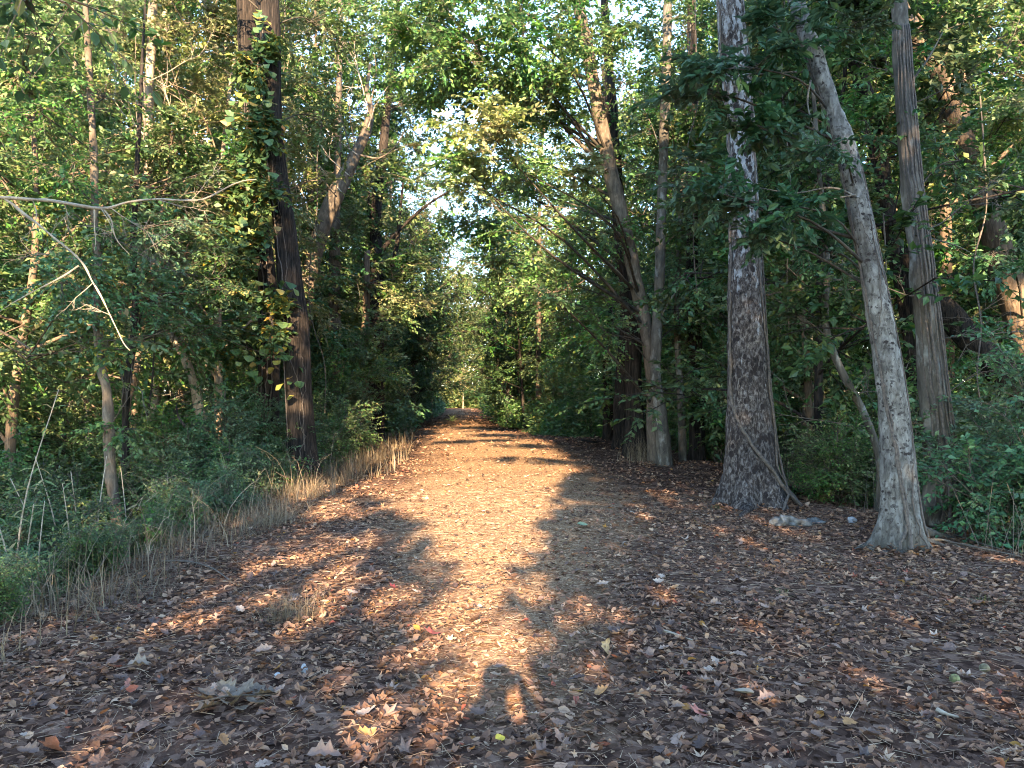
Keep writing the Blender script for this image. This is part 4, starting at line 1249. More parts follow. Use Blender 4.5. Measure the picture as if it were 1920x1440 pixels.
# the leafy mass that closes the view far back
r = np.random.default_rng(300)
parts = []
for mt, (nb, xr, yr, hr) in enumerate(((300, (-95, 90), (80, 130), (1.5, 17)), (120, (-70, -6), (62, 105), (2, 18)), (190, (-26, 10), (122, 150), (.2, 10)), (300, (-95, 92), (76, 120), (9, 27)), (110, (-30, 12), (124, 142), (.0, 2.2)), (170, (-28, 10), (130, 150), (9, 23)))):
    lvs = []
    for q in range(nb):
        bx, by = r.uniform(*xr), r.uniform(*yr)
        c = float(path_centre(by))
        z = r.uniform(*hr)
        if abs(bx) > .75 * by:
            continue
        if mt in (0, 1, 3) and by > 84 and -16 < bx < 0:
            continue
        if mt < 2 and abs(bx - c) < 4.6 and z < 8.5 - abs(bx - c) * .4:
            continue
        if mt == 3 and (-.125 < bx / by < -.055) and .17 < z / by < .31:
            continue
        n = 330
        e = nrm(r.normal(0, 1, (n, 3))) * r.uniform(.3, 1, (n, 1)) ** .5 * np.array([3.2, 2.6, 2.0])
        pos = np.array([bx, by, z]) + e
        pos[:, 2] = np.maximum(pos[:, 2], gz(pos[:, 0], pos[:, 1], False) + .1)
        X, Y, Z = leaf_frames(r.normal(0, 1, (n, 3)) * np.array([1, 1, .5]), r, .8, .6)
        lvs.append(instances(LEAF2, pos, X, Y, Z, r.uniform(.28, .55, n)))
    parts.append((*join(lvs), (0, 1, 2, 0, 1, 2)[mt]))
link("far_woods", mesh("far_woods", parts, [MAT['leaf_mid'], MAT['leaf_light'], MAT['leaf_yellow']]), kind="stuff")
# knee-high green clumps on the left bank
for (x_, y_, k_, s_) in ((-3.9, 5.6, 1, .34), (-4.6, 6.6, 0, .36), (-4.1, 7.4, 1, .36), (-5.2, 8.2, 0, .42), (-4.3, 8.8, 3, .36), (-5.9, 9.6, 0, .5), (-4.6, 10.2, 1, .45), (-4.2, 11.2, 0, .36), (-5.2, 11.8, 1, .5), (-4.5, 13.0, 0, .45), (-4.3, 14.4, 1, .42), (-6.8, 10.5, 3, .6), (-4.9, 5.9, 3, .36), (-5.8, 7.2, 1, .45)):
    plant(S_PRO[k_], x_, y_, s_, label="knee-high green clump among the grass on the left bank", group="green clumps on the left bank")
for i_, (x_, y_, k_, s_) in enumerate(((-5.6, 9.0, 1, .75), (-6.6, 8.0, 0, .8), (-7.6, 10.5, 2, .8), (-6.2, 12.0, 1, .9), (-5.2, 13.6, 3, .8), (-5.0, 16.0, 1, .9), (-5.6, 18.5, 0, 1.0), (-4.6, 20.5, 3, .9))):
    plant(S_PRO[k_], x_, y_, s_, label=("waist-high shrub on the left bank, " + ("nearest", "left of the nearest", "tallest and darkest", "beside the gnarled tree", "bright one below the vine-clad trees", "just beyond the big dark trunk", "bluish one past the big dark trunk", "bright one by the blond grass")[i_]))
# low brush that walls in the far path
for side, mt, nm in ((-1, 'leaf_blue', "brush"), (1, 'leaf_dark', "brush")):
    lvs = []
    for q in range(300):
        by = 24 + 76 * r.uniform() ** 1.2
        c = float(path_centre(by))
        bx = c + side * (3.3 + r.uniform(0, 6.5) - (1.0 if by > 50 else 0))
        n = 190
        hz = (r.uniform(.4, 4.5) if side > 0 else r.uniform(.3, 3.4)) if q % 3 else r.uniform(.0, .9)
        if q % 3 == 0:
            bx = c + side * (3.0 + r.uniform(0, 1.2))
            by = 30 + 70 * r.uniform()
            bx += float(path_centre(by)) - c
        e = nrm(r.normal(0, 1, (n, 3))) * r.uniform(.3, 1, (n, 1)) ** .5 * np.array([1.1, 1.3, .9])
        pos = np.array([bx, by, hz]) + e
        pos[:, 2] = np.maximum(pos[:, 2], gz(pos[:, 0], pos[:, 1], False) + .05)
        X, Y, Z = leaf_frames(r.normal(0, 1, (n, 3)) * np.array([1, 1, .4]), r, .9, .5)
        lvs.append(instances(LEAF2, pos, X, Y, Z, r.uniform(.12, .24, n)))
    link("roadside_brush", mesh("roadside_brush", [(*join(lvs), 0)], [MAT[mt]]), kind="stuff")

# ------------------------------------------------------------------ vines and twigs on the trees
def on_trunk(path, rad, z, ang, out=1.0):
    """a spot on the bark: ang 0 faces the camera, positive to the right"""
    c = np.array([np.interp(z, path[:, 2], path[:, k]) for k in range(3)])
    rr = np.interp(z, path[:, 2], rad) * out
    return c + np.array([math.sin(ang) * rr, -math.cos(ang) * rr, 0])


def vine_stem(path, rad, pts, r0, n=40, out=1.06, seed=0, wob=.0, fl=(0, 1)):
    rr = np.random.default_rng(seed)
    q = np.array(pts, float)
    cz = curve(np.column_stack([np.zeros(len(q)), q[:, 1], q[:, 0]]), n)
    def swell(z):
        h_ = max(0.0, z - path[0, 2] - .05)
        return out + fl[0] * (.62 * math.exp(-(h_ / fl[1]) ** 1.2) + .25 * math.exp(-h_ / (fl[1] * 3.5)))
    W = np.array([on_trunk(path, rad, z, a + rr.normal(0, wob), swell(z)) for _, a, z in cz])
    return tube(W, np.linspace(r0, r0 * .5, n), 6, lump=.35, seed=seed)


VLEAF = [mesh("vine_leaf", [(np.array(lobed(3 + i % 2, 80 + i, .35, .78)[0], float) - [.0, 0, 0], [np.array(lobed(3 + i % 2, 80 + i, .35, .78)[1][0])], 0)], [MAT['leaf_vine_one']]) for i in range(4)]


def hang_leaf(parent, base, pos, size, r, me=None, name="leaf"):
    o = link(name, me or VLEAF[r.integers(4)], parent)
    o.location = [float(v) for v in (pos - base)]
    # leaf blade hangs down facing outwards
    o.rotation_euler = (r.normal(0, .35), math.radians(55) + r.normal(0, .3), -math.pi / 2 + r.normal(0, .7))
    o.scale = (size, size, size)
    return o


r = np.random.default_rng(61)
vbase = LBp[0].copy()
vine = thing("climbing_vine", "broad-leaved vine climbing the big dark tree left of the path", "vine", vbase)
st = [vine_stem(LBp, LBr, [(0.1, -.6), (2, -.9), (4, -.4), (6, -.7), (9, -.5)], .018, 50, 1.08, 1, .05),
      vine_stem(LBp, LBr, [(0.1, .2), (1.6, .5), (2.6, -.3), (4.5, .1), (7, -.2)], .010, 50, 1.08, 2, .06),
      vine_stem(LBp, LBr, [(0.05, .9), (1.2, .3), (2.0, .8), (3.2, .1)], .008, 40, 1.08, 3, .06)]
for v, f in st:
    link("stem", mesh("stem", [(v - vbase, f, 0, True)], [MAT['bark_vine']]), vine)
k = 0
ZONES = [(15, 130, 478, 508, 30), (130, 260, 470, 512, 40), (250, 370, 440, 520, 42), (360, 470, 410, 520, 50), (440, 560, 400, 500, 44), (520, 720, 478, 560, 48), (560, 700, 430, 500, 16), (700, 770, 540, 560, 5)]
for (a, b, c0, c1, n) in ZONES:
    for _ in range(n):
        py, px = r.uniform(a, b), r.uniform(c0, c1)
        d = 14.95 + r.normal(0, .18) - (.25 if px < 470 else 0)
        hang_leaf(vine, vbase, P(px, py, d), r.uniform(.11, .23), r)
vbase = LAp[0].copy()
vine2 = thing("yellowing_vine", "vine with yellowing leaves wrapped round the paler tree behind the big dark one", "vine", vbase)
for s_ in range(3):
    v, f = vine_stem(LAp, LAr, [(.3, -.8 + s_ * .6), (3, -.2 + s_ * .4), (6, -.9 + s_ * .6), (9, -.3)], .014, 50, 1.08, 10 + s_, .05)
    link("stem", mesh("stem", [(v - vbase, f, 0, True)], [MAT['bark_vine']]), vine2)
for _ in range(110):
    py = r.uniform(140, 480); px = np.interp(py, [0, 450], [458, 470]) + r.normal(0, 22)
    hang_leaf(vine2, vbase, P(px, py, 16.2 + r.normal(0, .25)), r.uniform(.14, .24), r)

# ropy stems on the right-hand trees
def stems_on(name, label, path, rad, rows, mat='bark_vine', out=1.05, fl=(0, 1)):
    b = path[0].copy()
    t = thing(name, label, "vine", b)
    for i, (pts, r0) in enumerate(rows):
        v, f = vine_stem(path, rad, pts, r0, 46, out, 20 + i, .04, fl)
        link("stem", mesh("stem", [(v - b, f, 0, True)], [MAT[mat]]), t)
    return t


stems_on("old_vine", "thick reddish vine stem spiralling over the foot of the thick scaly tree", R1p, R1r,
         [([(.02, 1.15), (.25, .75), (.55, .45), (.85, -.1), (1.2, -.7), (1.6, -1.1), (2.2, -1.2), (4, -1.25), (6, -1.2), (8, -1.1)], .026), ([(.05, 1.3), (.3, 1.0), (.6, .75), (1.0, .95), (2.2, .9), (4, .6), (7, .9)], .018), ([(0, .4), (.3, .9), (.7, 1.2), (1.6, 1.35), (4, 1.3)], .022)], out=1.06, fl=(1.25, .36))
stems_on("wiry_vine", "thin dark vine stems running up the leaning pale tree", R2p, R2r,
         [([(0, -.1), (.4, -.2), (.9, -.45), (1.6, -.9), (2.6, -1.25), (4, -1.3), (5.5, -1.2)], .019), ([(0, .5), (.6, .3), (1.3, 1.0), (2.2, 1.25), (3, 1.0)], .012), ([(2.2, -.9), (2.7, -.1), (3.1, .2), (3.5, -.4), (4, -.6)], .006), ([(2.6, 1.1), (3.2, .3), (3.8, .6), (4.4, .9)], .007), ([(0, -.5), (.3, -.1), (.7, -.25), (1.3, -.6), (2.0, -1.1)], .016), ([(.1, .9), (.5, 1.2), (1.2, 1.3), (2.4, 1.35), (4.2, 1.2)], .016)], out=1.06, fl=(1.25, .20))
stems_on("rope_vine", "bundle of ropy vine stems clinging to the grey-brown tree", R3p, R3r,
         [([(0, -.9 + i * .33), (1.0, -.7 + i * .3), (2.2, -1.0 + i * .4), (3.6, -.8 + i * .3), (5.2, -1.1 + i * .35), (6.6, -.9 + i * .3)], .012 + .006 * (i % 3)) for i in range(6)], out=1.1, fl=(.5, .4))


def twig_fan(parent, base, start, direction, length, n, r, mat='twig_pale', r0=.021):
    """a bare many-forked dead spray"""
    direction = nrm(np.array(direction, float))
    A, B, R0, R1_ = [], [], [], []

    def grow(p, d, ln, rr, depth):
        q = p
        for s in range(3):
            d2 = nrm(d + r.normal(0, .16, 3))
            e = q + d2 * ln / 3
            A.append(q); B.append(e); R0.append(rr * (1 - s * .2)); R1_.append(rr * (1 - (s + 1) * .2))
            if depth > 0:
                for _ in range(n):
                    if r.uniform() < .75:
                        grow(e, nrm(d2 + r.normal(0, .55, 3)), ln * r.uniform(.35, .6), rr * .55, depth - 1)
            q, d = e, d2
    grow(np.array(start, float), direction, length, r0, 2)
    v, f = prisms(np.array(A), np.array(B), np.array(R0), np.array(R1_))
    return link("dead_twigs", mesh("dead_twigs", [(v - base, f, 0, True)], [MAT[mat]]), parent, kind="stuff")


def hero(key):
    for k_, v_ in HERO.items():
        if key in k_:
            return v_


r = np.random.default_rng(71)
ro, pa, ra = hero("pale-barked tree in the upper")
for (px, py, dx, dy, ln) in ((378, 345, -1.0, .8, 1.7), (370, 335, -.5, 1.2, 1.5), (285, 150, 1.0, .6, 1.2), (275, 260, -.8, .5, 1.1)):
    twig_fan(ro, pa[0], P(px, py, 17.3), (dx, -.1, dy), ln, 2, r)
ro, pa, ra = hero("crooked sunlit")
for (px, py, dx, dy, ln) in ((690, 210, -.3, 1, 2.2), (670, 290, -1, .8, 2.4), (655, 330, -1, .5, 2.2), (690, 240, .3, 1, 2.0), (640, 360, -1, .7, 2.0), (600, 440, -.6, .9, 1.5), (565, 600, -.2, 1, 1.5)):
    twig_fan(ro, pa[0], P(px, py, 23.1), (dx, -.1, dy), ln, 2, r)
ro, pa, ra = hero("big brown tree arching")
b = pa[0]
for i in range(5):
    twig_fan(ro, b, P(1795 + r.normal(0, 8), 130 + r.normal(0, 14), 14.1), (r.normal(0, .3), -.2, -1), r.uniform(.5, .9), 2, r, 'bark_vine', .006)
for key, rows in (("grey-brown tree wrapped", [(1720, 440, 1, .5, 1.2), (1745, 640, 1, .3, 1.1), (1735, 560, -1, .4, .9), (1700, 200, 1, .8, 1.0), (1755, 760, 1, .6, .9)]), ("thin dark leaning tree", [(1650, 300, 1, -.3, 1.6), (1668, 430, -1, .2, 1.3), (1620, 180, -1, .4, 1.5)]),
                  ("big brown tree arching", [(1870, 470, 1, -.5, 1.6), (1840, 360, -1, -.6, 1.6), (1790, 220, 1, .5, 1.8), (1880, 520, -1, -.2, 1.5)]), ("crooked grey sapling", [(1560, 640, -1, .5, 1.2), (1600, 740, 1, .5, 1.1), (1630, 800, -1, .1, 1.2), (1545, 500, 1, .4, .9)]),
                  ("thick dark trunk slanting", [(1800, 610, 1, .3, 1.2), (1860, 680, -.4, .8, 1.2)]), ("slender straight", [(1240, 450, 1, .5, 1.8), (1243, 330, -1, .4, 1.6), (1235, 640, -1, .6, 1.3)]), ("dark straight tree standing", [(1300, 450, 1, .4, 1.6), (1303, 620, 1, .5, 1.4)]),
                  ("thin dark stem forking", [(250, 560, 1, .2, 1.3), (246, 660, -1, .3, 1.1), (252, 480, 1, .5, 1.2)]), ("thin crooked tree lit", [(182, 430, 1, -.5, 1.1), (182, 440, .3, -1, .9), (190, 640, 1, .2, .9), (206, 800, 1, .5, .8), (180, 500, -1, .2, 1.0)])):
    ro, pa, ra = hero(key)
    for (px, py, dx, dz, ln) in rows:
        twig_fan(ro, pa[0], P(px, py, float(np.interp(EYE + (HZ - py) / F * pa[3, 1], pa[:, 2], pa[:, 1]))), (dx, r.normal(0, .3), dz), ln, 2, r, 'twig', .012)
# big pale leaf undersides catching the sun on the sunlit tree
ro, pa, ra = hero("tall leaning tree with sunlit")
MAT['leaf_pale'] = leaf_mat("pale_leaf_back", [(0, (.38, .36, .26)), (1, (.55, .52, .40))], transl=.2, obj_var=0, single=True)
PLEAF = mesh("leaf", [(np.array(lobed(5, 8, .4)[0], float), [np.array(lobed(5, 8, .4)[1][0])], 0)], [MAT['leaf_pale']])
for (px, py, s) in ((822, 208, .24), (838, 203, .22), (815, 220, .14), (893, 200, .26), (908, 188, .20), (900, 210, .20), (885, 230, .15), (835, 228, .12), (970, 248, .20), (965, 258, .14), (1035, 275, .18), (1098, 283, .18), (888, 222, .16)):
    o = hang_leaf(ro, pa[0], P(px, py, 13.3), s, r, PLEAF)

# lianas hanging in the left wood and beside the right-hand trunks
for i, (px, y0, y1, dd, rr, lb) in enumerate(((512, 190, 760, 19, .016, "pale thin liana hanging left of the vine-clad pair"), (524, 0, 420, 21, .013, "thin liana hanging behind the vine-clad pair"), (140, 190, 560, 13, .008, "thin tan liana nearest the left edge"), (262, 240, 700, 16, .014, "twisted liana beside the pale-barked tree"), (252, 180, 690, 16.3, .010, "thinner liana close to the twisted one"),
                                              (318, 0, 420, 18, .012, "thin liana hanging right of the pale-barked tree"), (596, 320, 780, 21, .014, "tan liana hanging right of the big dark trunk"), (1300, 120, 560, 16, .010, "thin dark liana left of the thick scaly tree"), (1480, 60, 620, 13, .009, "thin dark liana right of the thick scaly tree"), (1660, 520, 900, 12, .012, "looping liana right of the leaning pale tree"), (1840, 300, 820, 12, .012, "dark liana hanging near the right edge"))):
    rr_ = np.random.default_rng(400 + i)
    pts = []
    for q in range(7):
        t_ = q / 6
        pts.append(P(px + rr_.normal(0, 7) + 6 * math.sin(q * 1.3), y0 - 120 + (y1 - y0 + 120) * t_, dd))
    c = curve(pts, 40)
    b = c[-1].copy()
    v, f = tube(c - b, np.full(40, rr), 6, lump=.4, seed=i)
    o = link("liana", mesh("liana", [(v, f, 0, True)], [MAT['bark_vine' if px > 1000 else 'twig']]))
    o.location = [float(q) for q in b]
    tag(o, lb, "vine", "lianas hanging between the trees")

# the bare branch that crosses the left of the view, on a tree just outside it
eb = P(-150, 745, 6.6); eb[2] = float(gz(eb[0], eb[1], False)) - .1
et = thing("dead_branch_tree", "half-dead tree at the left edge holding out a long bare branch", "tree", eb)
tp = curve([(0, 0, 0), (.05, 0, 1.6), (.12, .1, 3.6), (.0, .1, 6)], 24)
v, f = tube(tp, np.linspace(.09, .03, 24), 12, ridge=.01, lump=.15, seed=81)
link("trunk", mesh("trunk", [(v, f, 0, True)], [MAT['bark_light']]), et)
for pts, r0 in (([(-140, 372), (0, 369), (60, 372), (130, 382), (190, 390), (240, 380), (300, 374), (380, 372), (440, 345), (480, 338)], .020),
                ([(10, 371), (40, 395), (90, 436), (150, 488), (175, 530), (200, 575), (215, 615), (230, 640), (246, 655)], .013),
                ([(190, 389), (205, 410), (216, 440), (228, 462), (240, 480)], .008), ([(175, 388), (176, 420), (180, 450), (176, 470)], .007), ([(150, 500), (100, 528), (40, 560), (-20, 600)], .008), ([(62, 372), (68, 400), (60, 430), (40, 455)], .006)):
    c = curve([P(a, b_, 6.6 + .0008 * max(a, 0)) for a, b_ in pts], 46)
    c = c + np.stack([vnoise(c * 5 + k_, 70 + k_) for k_ in range(3)], -1) * .018
    v, f = tube(c - eb, np.linspace(r0, r0 * .3, 46), 8, ridge=r0 * .15, lump=.45, seed=len(pts))
    link("branch", mesh("branch", [(v, f, 0, True)], [MAT['twig_pale']]), et)
r = np.random.default_rng(73)
for (px, py, dx, dz, ln) in ((190, 392, .6, -1, .35), (205, 388, .9, -.8, .4), (120, 382, .3, -1, .2), (300, 376, 1, -.5, .35), (360, 374, .8, .5, .3), (175, 530, -.5, -1, .3), (205, 590, -1, .2, .2), (95, 440, .2, 1, .18)):
    twig_fan(et, eb, P(px, py, 6.7), (dx, r.normal(0, .3), dz), ln, 2, r, 'twig_pale', .0045)
a, b_ = blob(P(40, -30, 5.5), P(80, -10, 5.4), (.5, .3, .18), 6, 4, 7, .11, r, tmpl=LEAF4)
link("crown", mesh("crown", [(a[0] - eb, a[1], 0), (b_[0] - eb, b_[1], 1)], [MAT['leaf_mid'], MAT['twig']]), et, kind="stuff")

# ------------------------------------------------------------------ canes on the left bank
CLEAF = mesh("leaf", [(np.array(LANCE[0], float), [np.array(q) for q in LANCE[1]], 0)], [MAT['leaf_cane']])
r = np.random.default_rng(83)


def cane(px, py, d, h, label, nleaf, dry):
    x = (px - 960) / F * d
    g = float(gz(x, d, False))
    t = thing("cane", label, "cane plant", (x, d, g), "canes on the left bank")
    lean = r.normal(0, .16, 2)
    c = curve([(0, 0, -.05), (lean[0] * h * .3, lean[1] * h * .3, h * .5), (lean[0] * h, lean[1] * h, h)], 12)
    v, f = tube(c, np.linspace(.011, .004, 12), 7, lump=.1, seed=int(px))
    link("stem", mesh("stem", [(v, f, 0, True)], [MAT['twig_pale']]), t)
    for i in range(nleaf):
        u = r.uniform(.35, 1.0)
        p = c[int(u * 11)]
        o = link("leaf", CLEAF, t)
        o.location = [float(q) for q in p]
        o.rotation_euler = (r.normal(0, .4), r.uniform(-.7, .5), r.uniform(0, 6.28))
        s = r.uniform(.12, .23)
        o.scale = (s, s * 1.05, s)
    return t


CN = [(6, 960, 7.2, 1.5, 14), (28, 960, 7.0, 1.2, 16), (45, 985, 7.4, 1.0, 14), (-20, 960, 6.5, 1.9, 14), (20, 900, 8.0, 2.3, 14), (90, 985, 8.6, 1.3, 9), (118, 985, 8.8, 1.5, 8), (150, 990, 9.0, 1.3, 8), (178, 990, 9.2, 1.4, 8), (135, 990, 8.4, 1.1, 10), (70, 990, 8.0, 1.0, 12), (240, 990, 10, 1.2, 8)]
CL = ["tallest sunlit cane at the left edge, low on the bank", "leafy cane with bright narrow leaves at the left edge", "short cane with tan and green leaves near the left edge", "cane leaning at the very left edge of the picture", "tall thin cane rising behind the bright ones at the left edge",
      "dry cane stalk first right of the bright leafy canes", "dry cane stalk in the middle of the dead canes left of the gnarled tree", "dry cane stalk just left of the gnarled tree foot", "dry cane stalk touching the gnarled tree foot", "low dry cane among the taller dead canes", "small leafy cane between the bright and the dead canes", "dry cane standing alone right of the gnarled tree"]
for (px, py, d, h, n), lb in zip(CN, CL):
    cane(px, py, d, h, lb, n, False)

# ------------------------------------------------------------------ things lying on the litter
def on_ground(px, py, up=0.0):
    z = 0.0
    for _ in range(6):
        d = (EYE - z) * F / (py - HZ)
        x = (px - 960) / F * d
        z = float(gz(x, d))
    return np.array([x, d, z + up])


def stick(name, label, cat, pix, r0, mat, seed, up=.02, n=24, forks=()):
    pts = [on_ground(a, b_, up + (q[0] if q else 0)) for a, b_, *q in pix]
    c = curve(pts, n)
    base = c[0].copy()
    v, f = tube(c - base, np.linspace(r0, r0 * .5, n), 8, lump=.3, ridge=r0 * .2, seed=seed)
    items = [(v, f)]
    for (t, dx, dy, dz, ln) in forks:
        p = c[int(t * (n - 1))]
        e = p + np.array([dx, dy, dz]) * ln
        items.append(tuple((q[0] - base, q[1]) if i == 0 else q for i, q in enumerate([tube(curve([p, (p + e) / 2 + [0, 0, .01], e], 8), np.linspace(r0 * .5, r0 * .2, 8), 5, lump=.2, seed=seed + 1)]))[0])
    v, f = join(items)
    o = link(name, mesh(name, [(v, f, 0, True)], [MAT[mat]]))
    o.location = [float(q) for q in base]
    return tag(o, label, cat)


stick("fallen_log", "dark rotting log lying behind the thick scaly tree", "log", [(1490, 905, .05), (1550, 912, .06), (1600, 922, .04), (1640, 935, .02)], .075, 'bark_dark', 1)
stick("fallen_branch", "pale dead branch on the litter between the two big right-hand trees", "branch", [(1500, 925, .02), (1570, 925, .03), (1640, 932, .02)], .028, 'bark_light', 2)
stick("fallen_branch", "dark fallen branch at the right edge of the sunlit path", "branch", [(1035, 800), (1070, 812, .05), (1120, 816, .03), (1165, 826)], .045, 'bark_dark', 3, forks=[(.4, .6, .2, .3, .8), (.6, -.5, .3, .25, .7)])
stick("fallen_branch", "thin dark branch lying in front of the row of trunks", "branch", [(1090, 826), (1130, 829, .03), (1175, 822)], .03, 'bark_dark', 4)
stick("stick", "pale split stick in the middle of the shaded litter", "stick", [(1238, 1186), (1265, 1194), (1298, 1206)], .010, 'twig_pale', 5)
stick("stick", "grey stick near the right end of the litter", "stick", [(1757, 1338), (1775, 1346), (1798, 1352)], .014, 'twig_pale', 6)
stick("stick", "long thin stick crossing the litter left of the dry grass tuft", "stick", [(300, 1062), (350, 1062), (395, 1074), (430, 1098)], .009, 'twig', 7, up=.05)
stick("stick", "weathered stick lying right of the path's bright patch", "stick", [(1182, 962), (1200, 968), (1225, 972)], .012, 'twig_pale', 8)
stick("stick", "straight pale stick below the mossy foot of the leaning tree", "stick", [(1725, 1022, .03), (1770, 1021, .03), (1800, 1030)], .022, 'bark_light', 9)
stick("stick", "thin stick leaning out over the litter near the right edge", "stick", [(1780, 1028, .05), (1840, 1040, .05), (1915, 1052, .03)], .012, 'twig', 10)
stick("stick", "slender twig trailing right from the leaning tree's roots", "stick", [(1790, 1012, .04), (1850, 1030, .03), (1919, 1044, .02)], .010, 'twig', 11)

# roots of the leaning pale tree and the thick tree
def roots(tree, path, specs, mat, r0):
    root, b0 = tree, path[0]
    for i, pix in enumerate(specs):
        c = curve([on_ground(a, b_, q) for a, b_, q in pix], 20)
        v, f = tube(c - b0, np.linspace(r0, r0 * .3, 20), 8, lump=.25, seed=90 + i)
        link("root", mesh("root", [(v, f, 0, True)], [MAT[mat]]), root)


roots(R2, R2p, [[(1672, 985, .30), (1662, 1012, .10), (1640, 1022, .05), (1605, 1032, .0)], [(1690, 990, .28), (1694, 1025, .07), (1690, 1045, -.02)], [(1704, 985, .30), (1716, 1012, .10), (1745, 1022, .0)], [(1700, 1015, .08), (1735, 1022, .04), (1775, 1026, .0)], [(1680, 1020, .08), (1668, 1034, .02), (1650, 1042, -.02)], [(1700, 1000, .1), (1740, 1006, .05), (1790, 1012, .0)]], 'bark_white', .085)
roots(R1, R1p, [[(1385, 940, .12), (1355, 945, .05), (1325, 952, .0)], [(1430, 940, .12), (1465, 935, .06), (1500, 930, .01)], [(1410, 950, .1), (1400, 962, .03), (1380, 972, -.02)], [(1440, 935, .1), (1480, 925, .05), (1520, 915, .01)]], 'bark_scaly', .085)

MAT['rock'] = plain_mat("lichen_grey_rock", [(.3, (.035, .031, .026)), (.5, (.085, .080, .070)), (.7, (.17, .163, .148))], 16, bump=1.0)
MAT['stone_white'] = plain_mat("pale_stone", [(.3, (.22, .215, .21)), (.7, (.30, .29, .28))], 14)
MAT['moss'] = plain_mat("green_moss", [(.3, (.03, .045, .012)), (.7, (.09, .11, .03))], 40, bump=1)
MAT['husk'] = plain_mat("green_nut_husk", [(.35, (.07, .055, .025)), (.5, (.15, .145, .05)), (.65, (.23, .21, .085))], 30)
MAT['husk_old'] = plain_mat("brown_nut_husk", [(.35, (.07, .055, .03)), (.6, (.17, .14, .07))], 30)


def lump(name, label, cat, pos, size, mat, seed, rough=.25, squash=(1, 1, 1), parent=None, n=14, freq=1.6):
    th = np.linspace(0, np.pi, n); ph = np.linspace(0, 2 * np.pi, 2 * n, endpoint=False)
    TH, PH = np.meshgrid(th, ph, indexing='ij')
    V = np.stack([np.sin(TH) * np.cos(PH), np.sin(TH) * np.sin(PH), np.cos(TH)], -1)
    R = 1 + rough * vnoise(V * freq + seed, seed) + rough * .4 * vnoise(V * freq * 3 + seed, seed + 1)
    V = (V * R[..., None] * np.array(squash) * size).reshape(-1, 3)
    i = np.arange(n - 1)[:, None] * 2 * n; j = np.arange(2 * n)[None]; jn = (j + 1) % (2 * n)
    q = np.stack([i + j, i + 2 * n + j, i + 2 * n + jn, i + jn], -1).reshape(-1, 4)
    o = link(name, mesh(name, [(V, [q], 0, True)], [MAT[mat]]), parent)
    o.location = [float(a) for a in pos]
    return tag(o, label, cat) if label else o


lump("rock", "low weathered grey rock in the litter below the thick scaly tree", "rock", on_ground(1478, 985, .02), .20, 'rock', 3, .6, (1, .7, .5), None, 22, 2.4)
lump("rock", "smaller flat grey rock just right of the low weathered one", "rock", on_ground(1528, 982, .0), .12, 'rock', 5, .6, (1, .7, .5), None, 20, 2.4)
lump("stone", "little whitish stone left of the leaning pale tree", "stone", on_ground(1598, 980, .03), .06, 'stone_white', 7, .3, (1, .8, .8))
lump("stone", "white stone far along the right edge of the path", "stone", on_ground(953, 786, .05), .19, 'stone_white', 9, .3, (1, .8, .55))
lump("stone", "bluish white pebble in the litter right of the dead leaf heap", "stone", on_ground(570, 1262, .02), .024, 'stone_white', 11, .3, (.8, 1, 1.3))
lump("stone", "round pale pebble beside the dead leaf heap", "stone", on_ground(520, 1273, .02), .018, 'stone_white', 12, .2)
lump("nut_husk", "yellow-green round husk on the litter at the right", "nut", on_ground(1790, 1278, .015), .028, 'husk', 13, .08, freq=4)
lump("nut_husk", "browner round husk behind the yellow-green one", "nut", on_ground(1846, 1258, .015), .029, 'husk_old', 15, .08, freq=4)
mo = lump("moss", None, None, np.array(on_ground(1718, 1012, .10)) - R2p[0], .13, 'moss', 17, .4, (.7, .5, 1.1), R2)


def big_leaf(name, label, px, py, size, colour, seed, rot=(0.1, 0.1, 0), kind='oak', parent=None):
    m = plain_mat(name + "_skin", [(.3, tuple(c * .7 for c in colour)), (.7, colour)], 6, .6, .2)
    if kind == 'lobed':
        a, b_ = lobed(5, seed, .5)
        v, f = np.array(a, float), [np.array(q) for q in b_]
    elif kind == 'heart':
        a, b_ = curled(seed, .42, .3, .3, 6)
        v, f = np.array(a, float), [np.array(q) for q in b_]
    else:
        v, f = oak_leaf(seed)
    o = link(name, mesh(name, [(v - [.5, 0, 0], f, 0)], [m]), parent)
    o.location = [float(q) for q in on_ground(px, py, .035)]
    o.rotation_euler = rot
    o.scale = (size,) * 3
    return tag(o, label, "leaf") if label else o


big_leaf("fallen_pale_leaf", "pale triangular leaf lying in the shaded litter right of the path", 1393, 1312, .12, (.29, .235, .16), 3, (.25, .1, 2.4), 'heart')
big_leaf("fallen_yellow_leaf", "small bright yellow leaf at the bottom of the shadow", 938, 1400, .052, (.52, .36, .03), 4, (.2, .1, .6), 'heart')
big_leaf("fallen_red_leaf", "red leaf on the left side of the sunlit path", 737, 1108, .085, (.34, .05, .035), 5, (.2, .2, .3), 'lobed')
big_leaf("fallen_red_leaf", "dark red leaf between the red one and the photographer's shadow", 812, 1196, .12, (.26, .06, .04), 6, (.3, .1, 1.2), 'lobed')
big_leaf("fallen_orange_leaf", "orange leaf near the bottom in the lit patch left of the shadow", 685, 1390, .11, (.48, .22, .06), 7, (.2, .2, .8), 'oak')
big_leaf("fallen_rust_leaf", "rust brown broad leaf standing up at the bottom left corner", 96, 1418, .16, (.20, .075, .04), 8, (.5, .6, 2.0), 'oak')
big_leaf("fallen_tan_leaf", "long tan leaf at the bottom edge left of the shadow", 608, 1430, .15, (.22, .13, .085), 9, (.2, .1, .2), 'oak')
big_leaf("fallen_pale_leaf", "whitish leaf in the litter at the far left below the weeds", 262, 1256, .14, (.20, .14, .095), 10, (.2, .1, .3), 'oak')
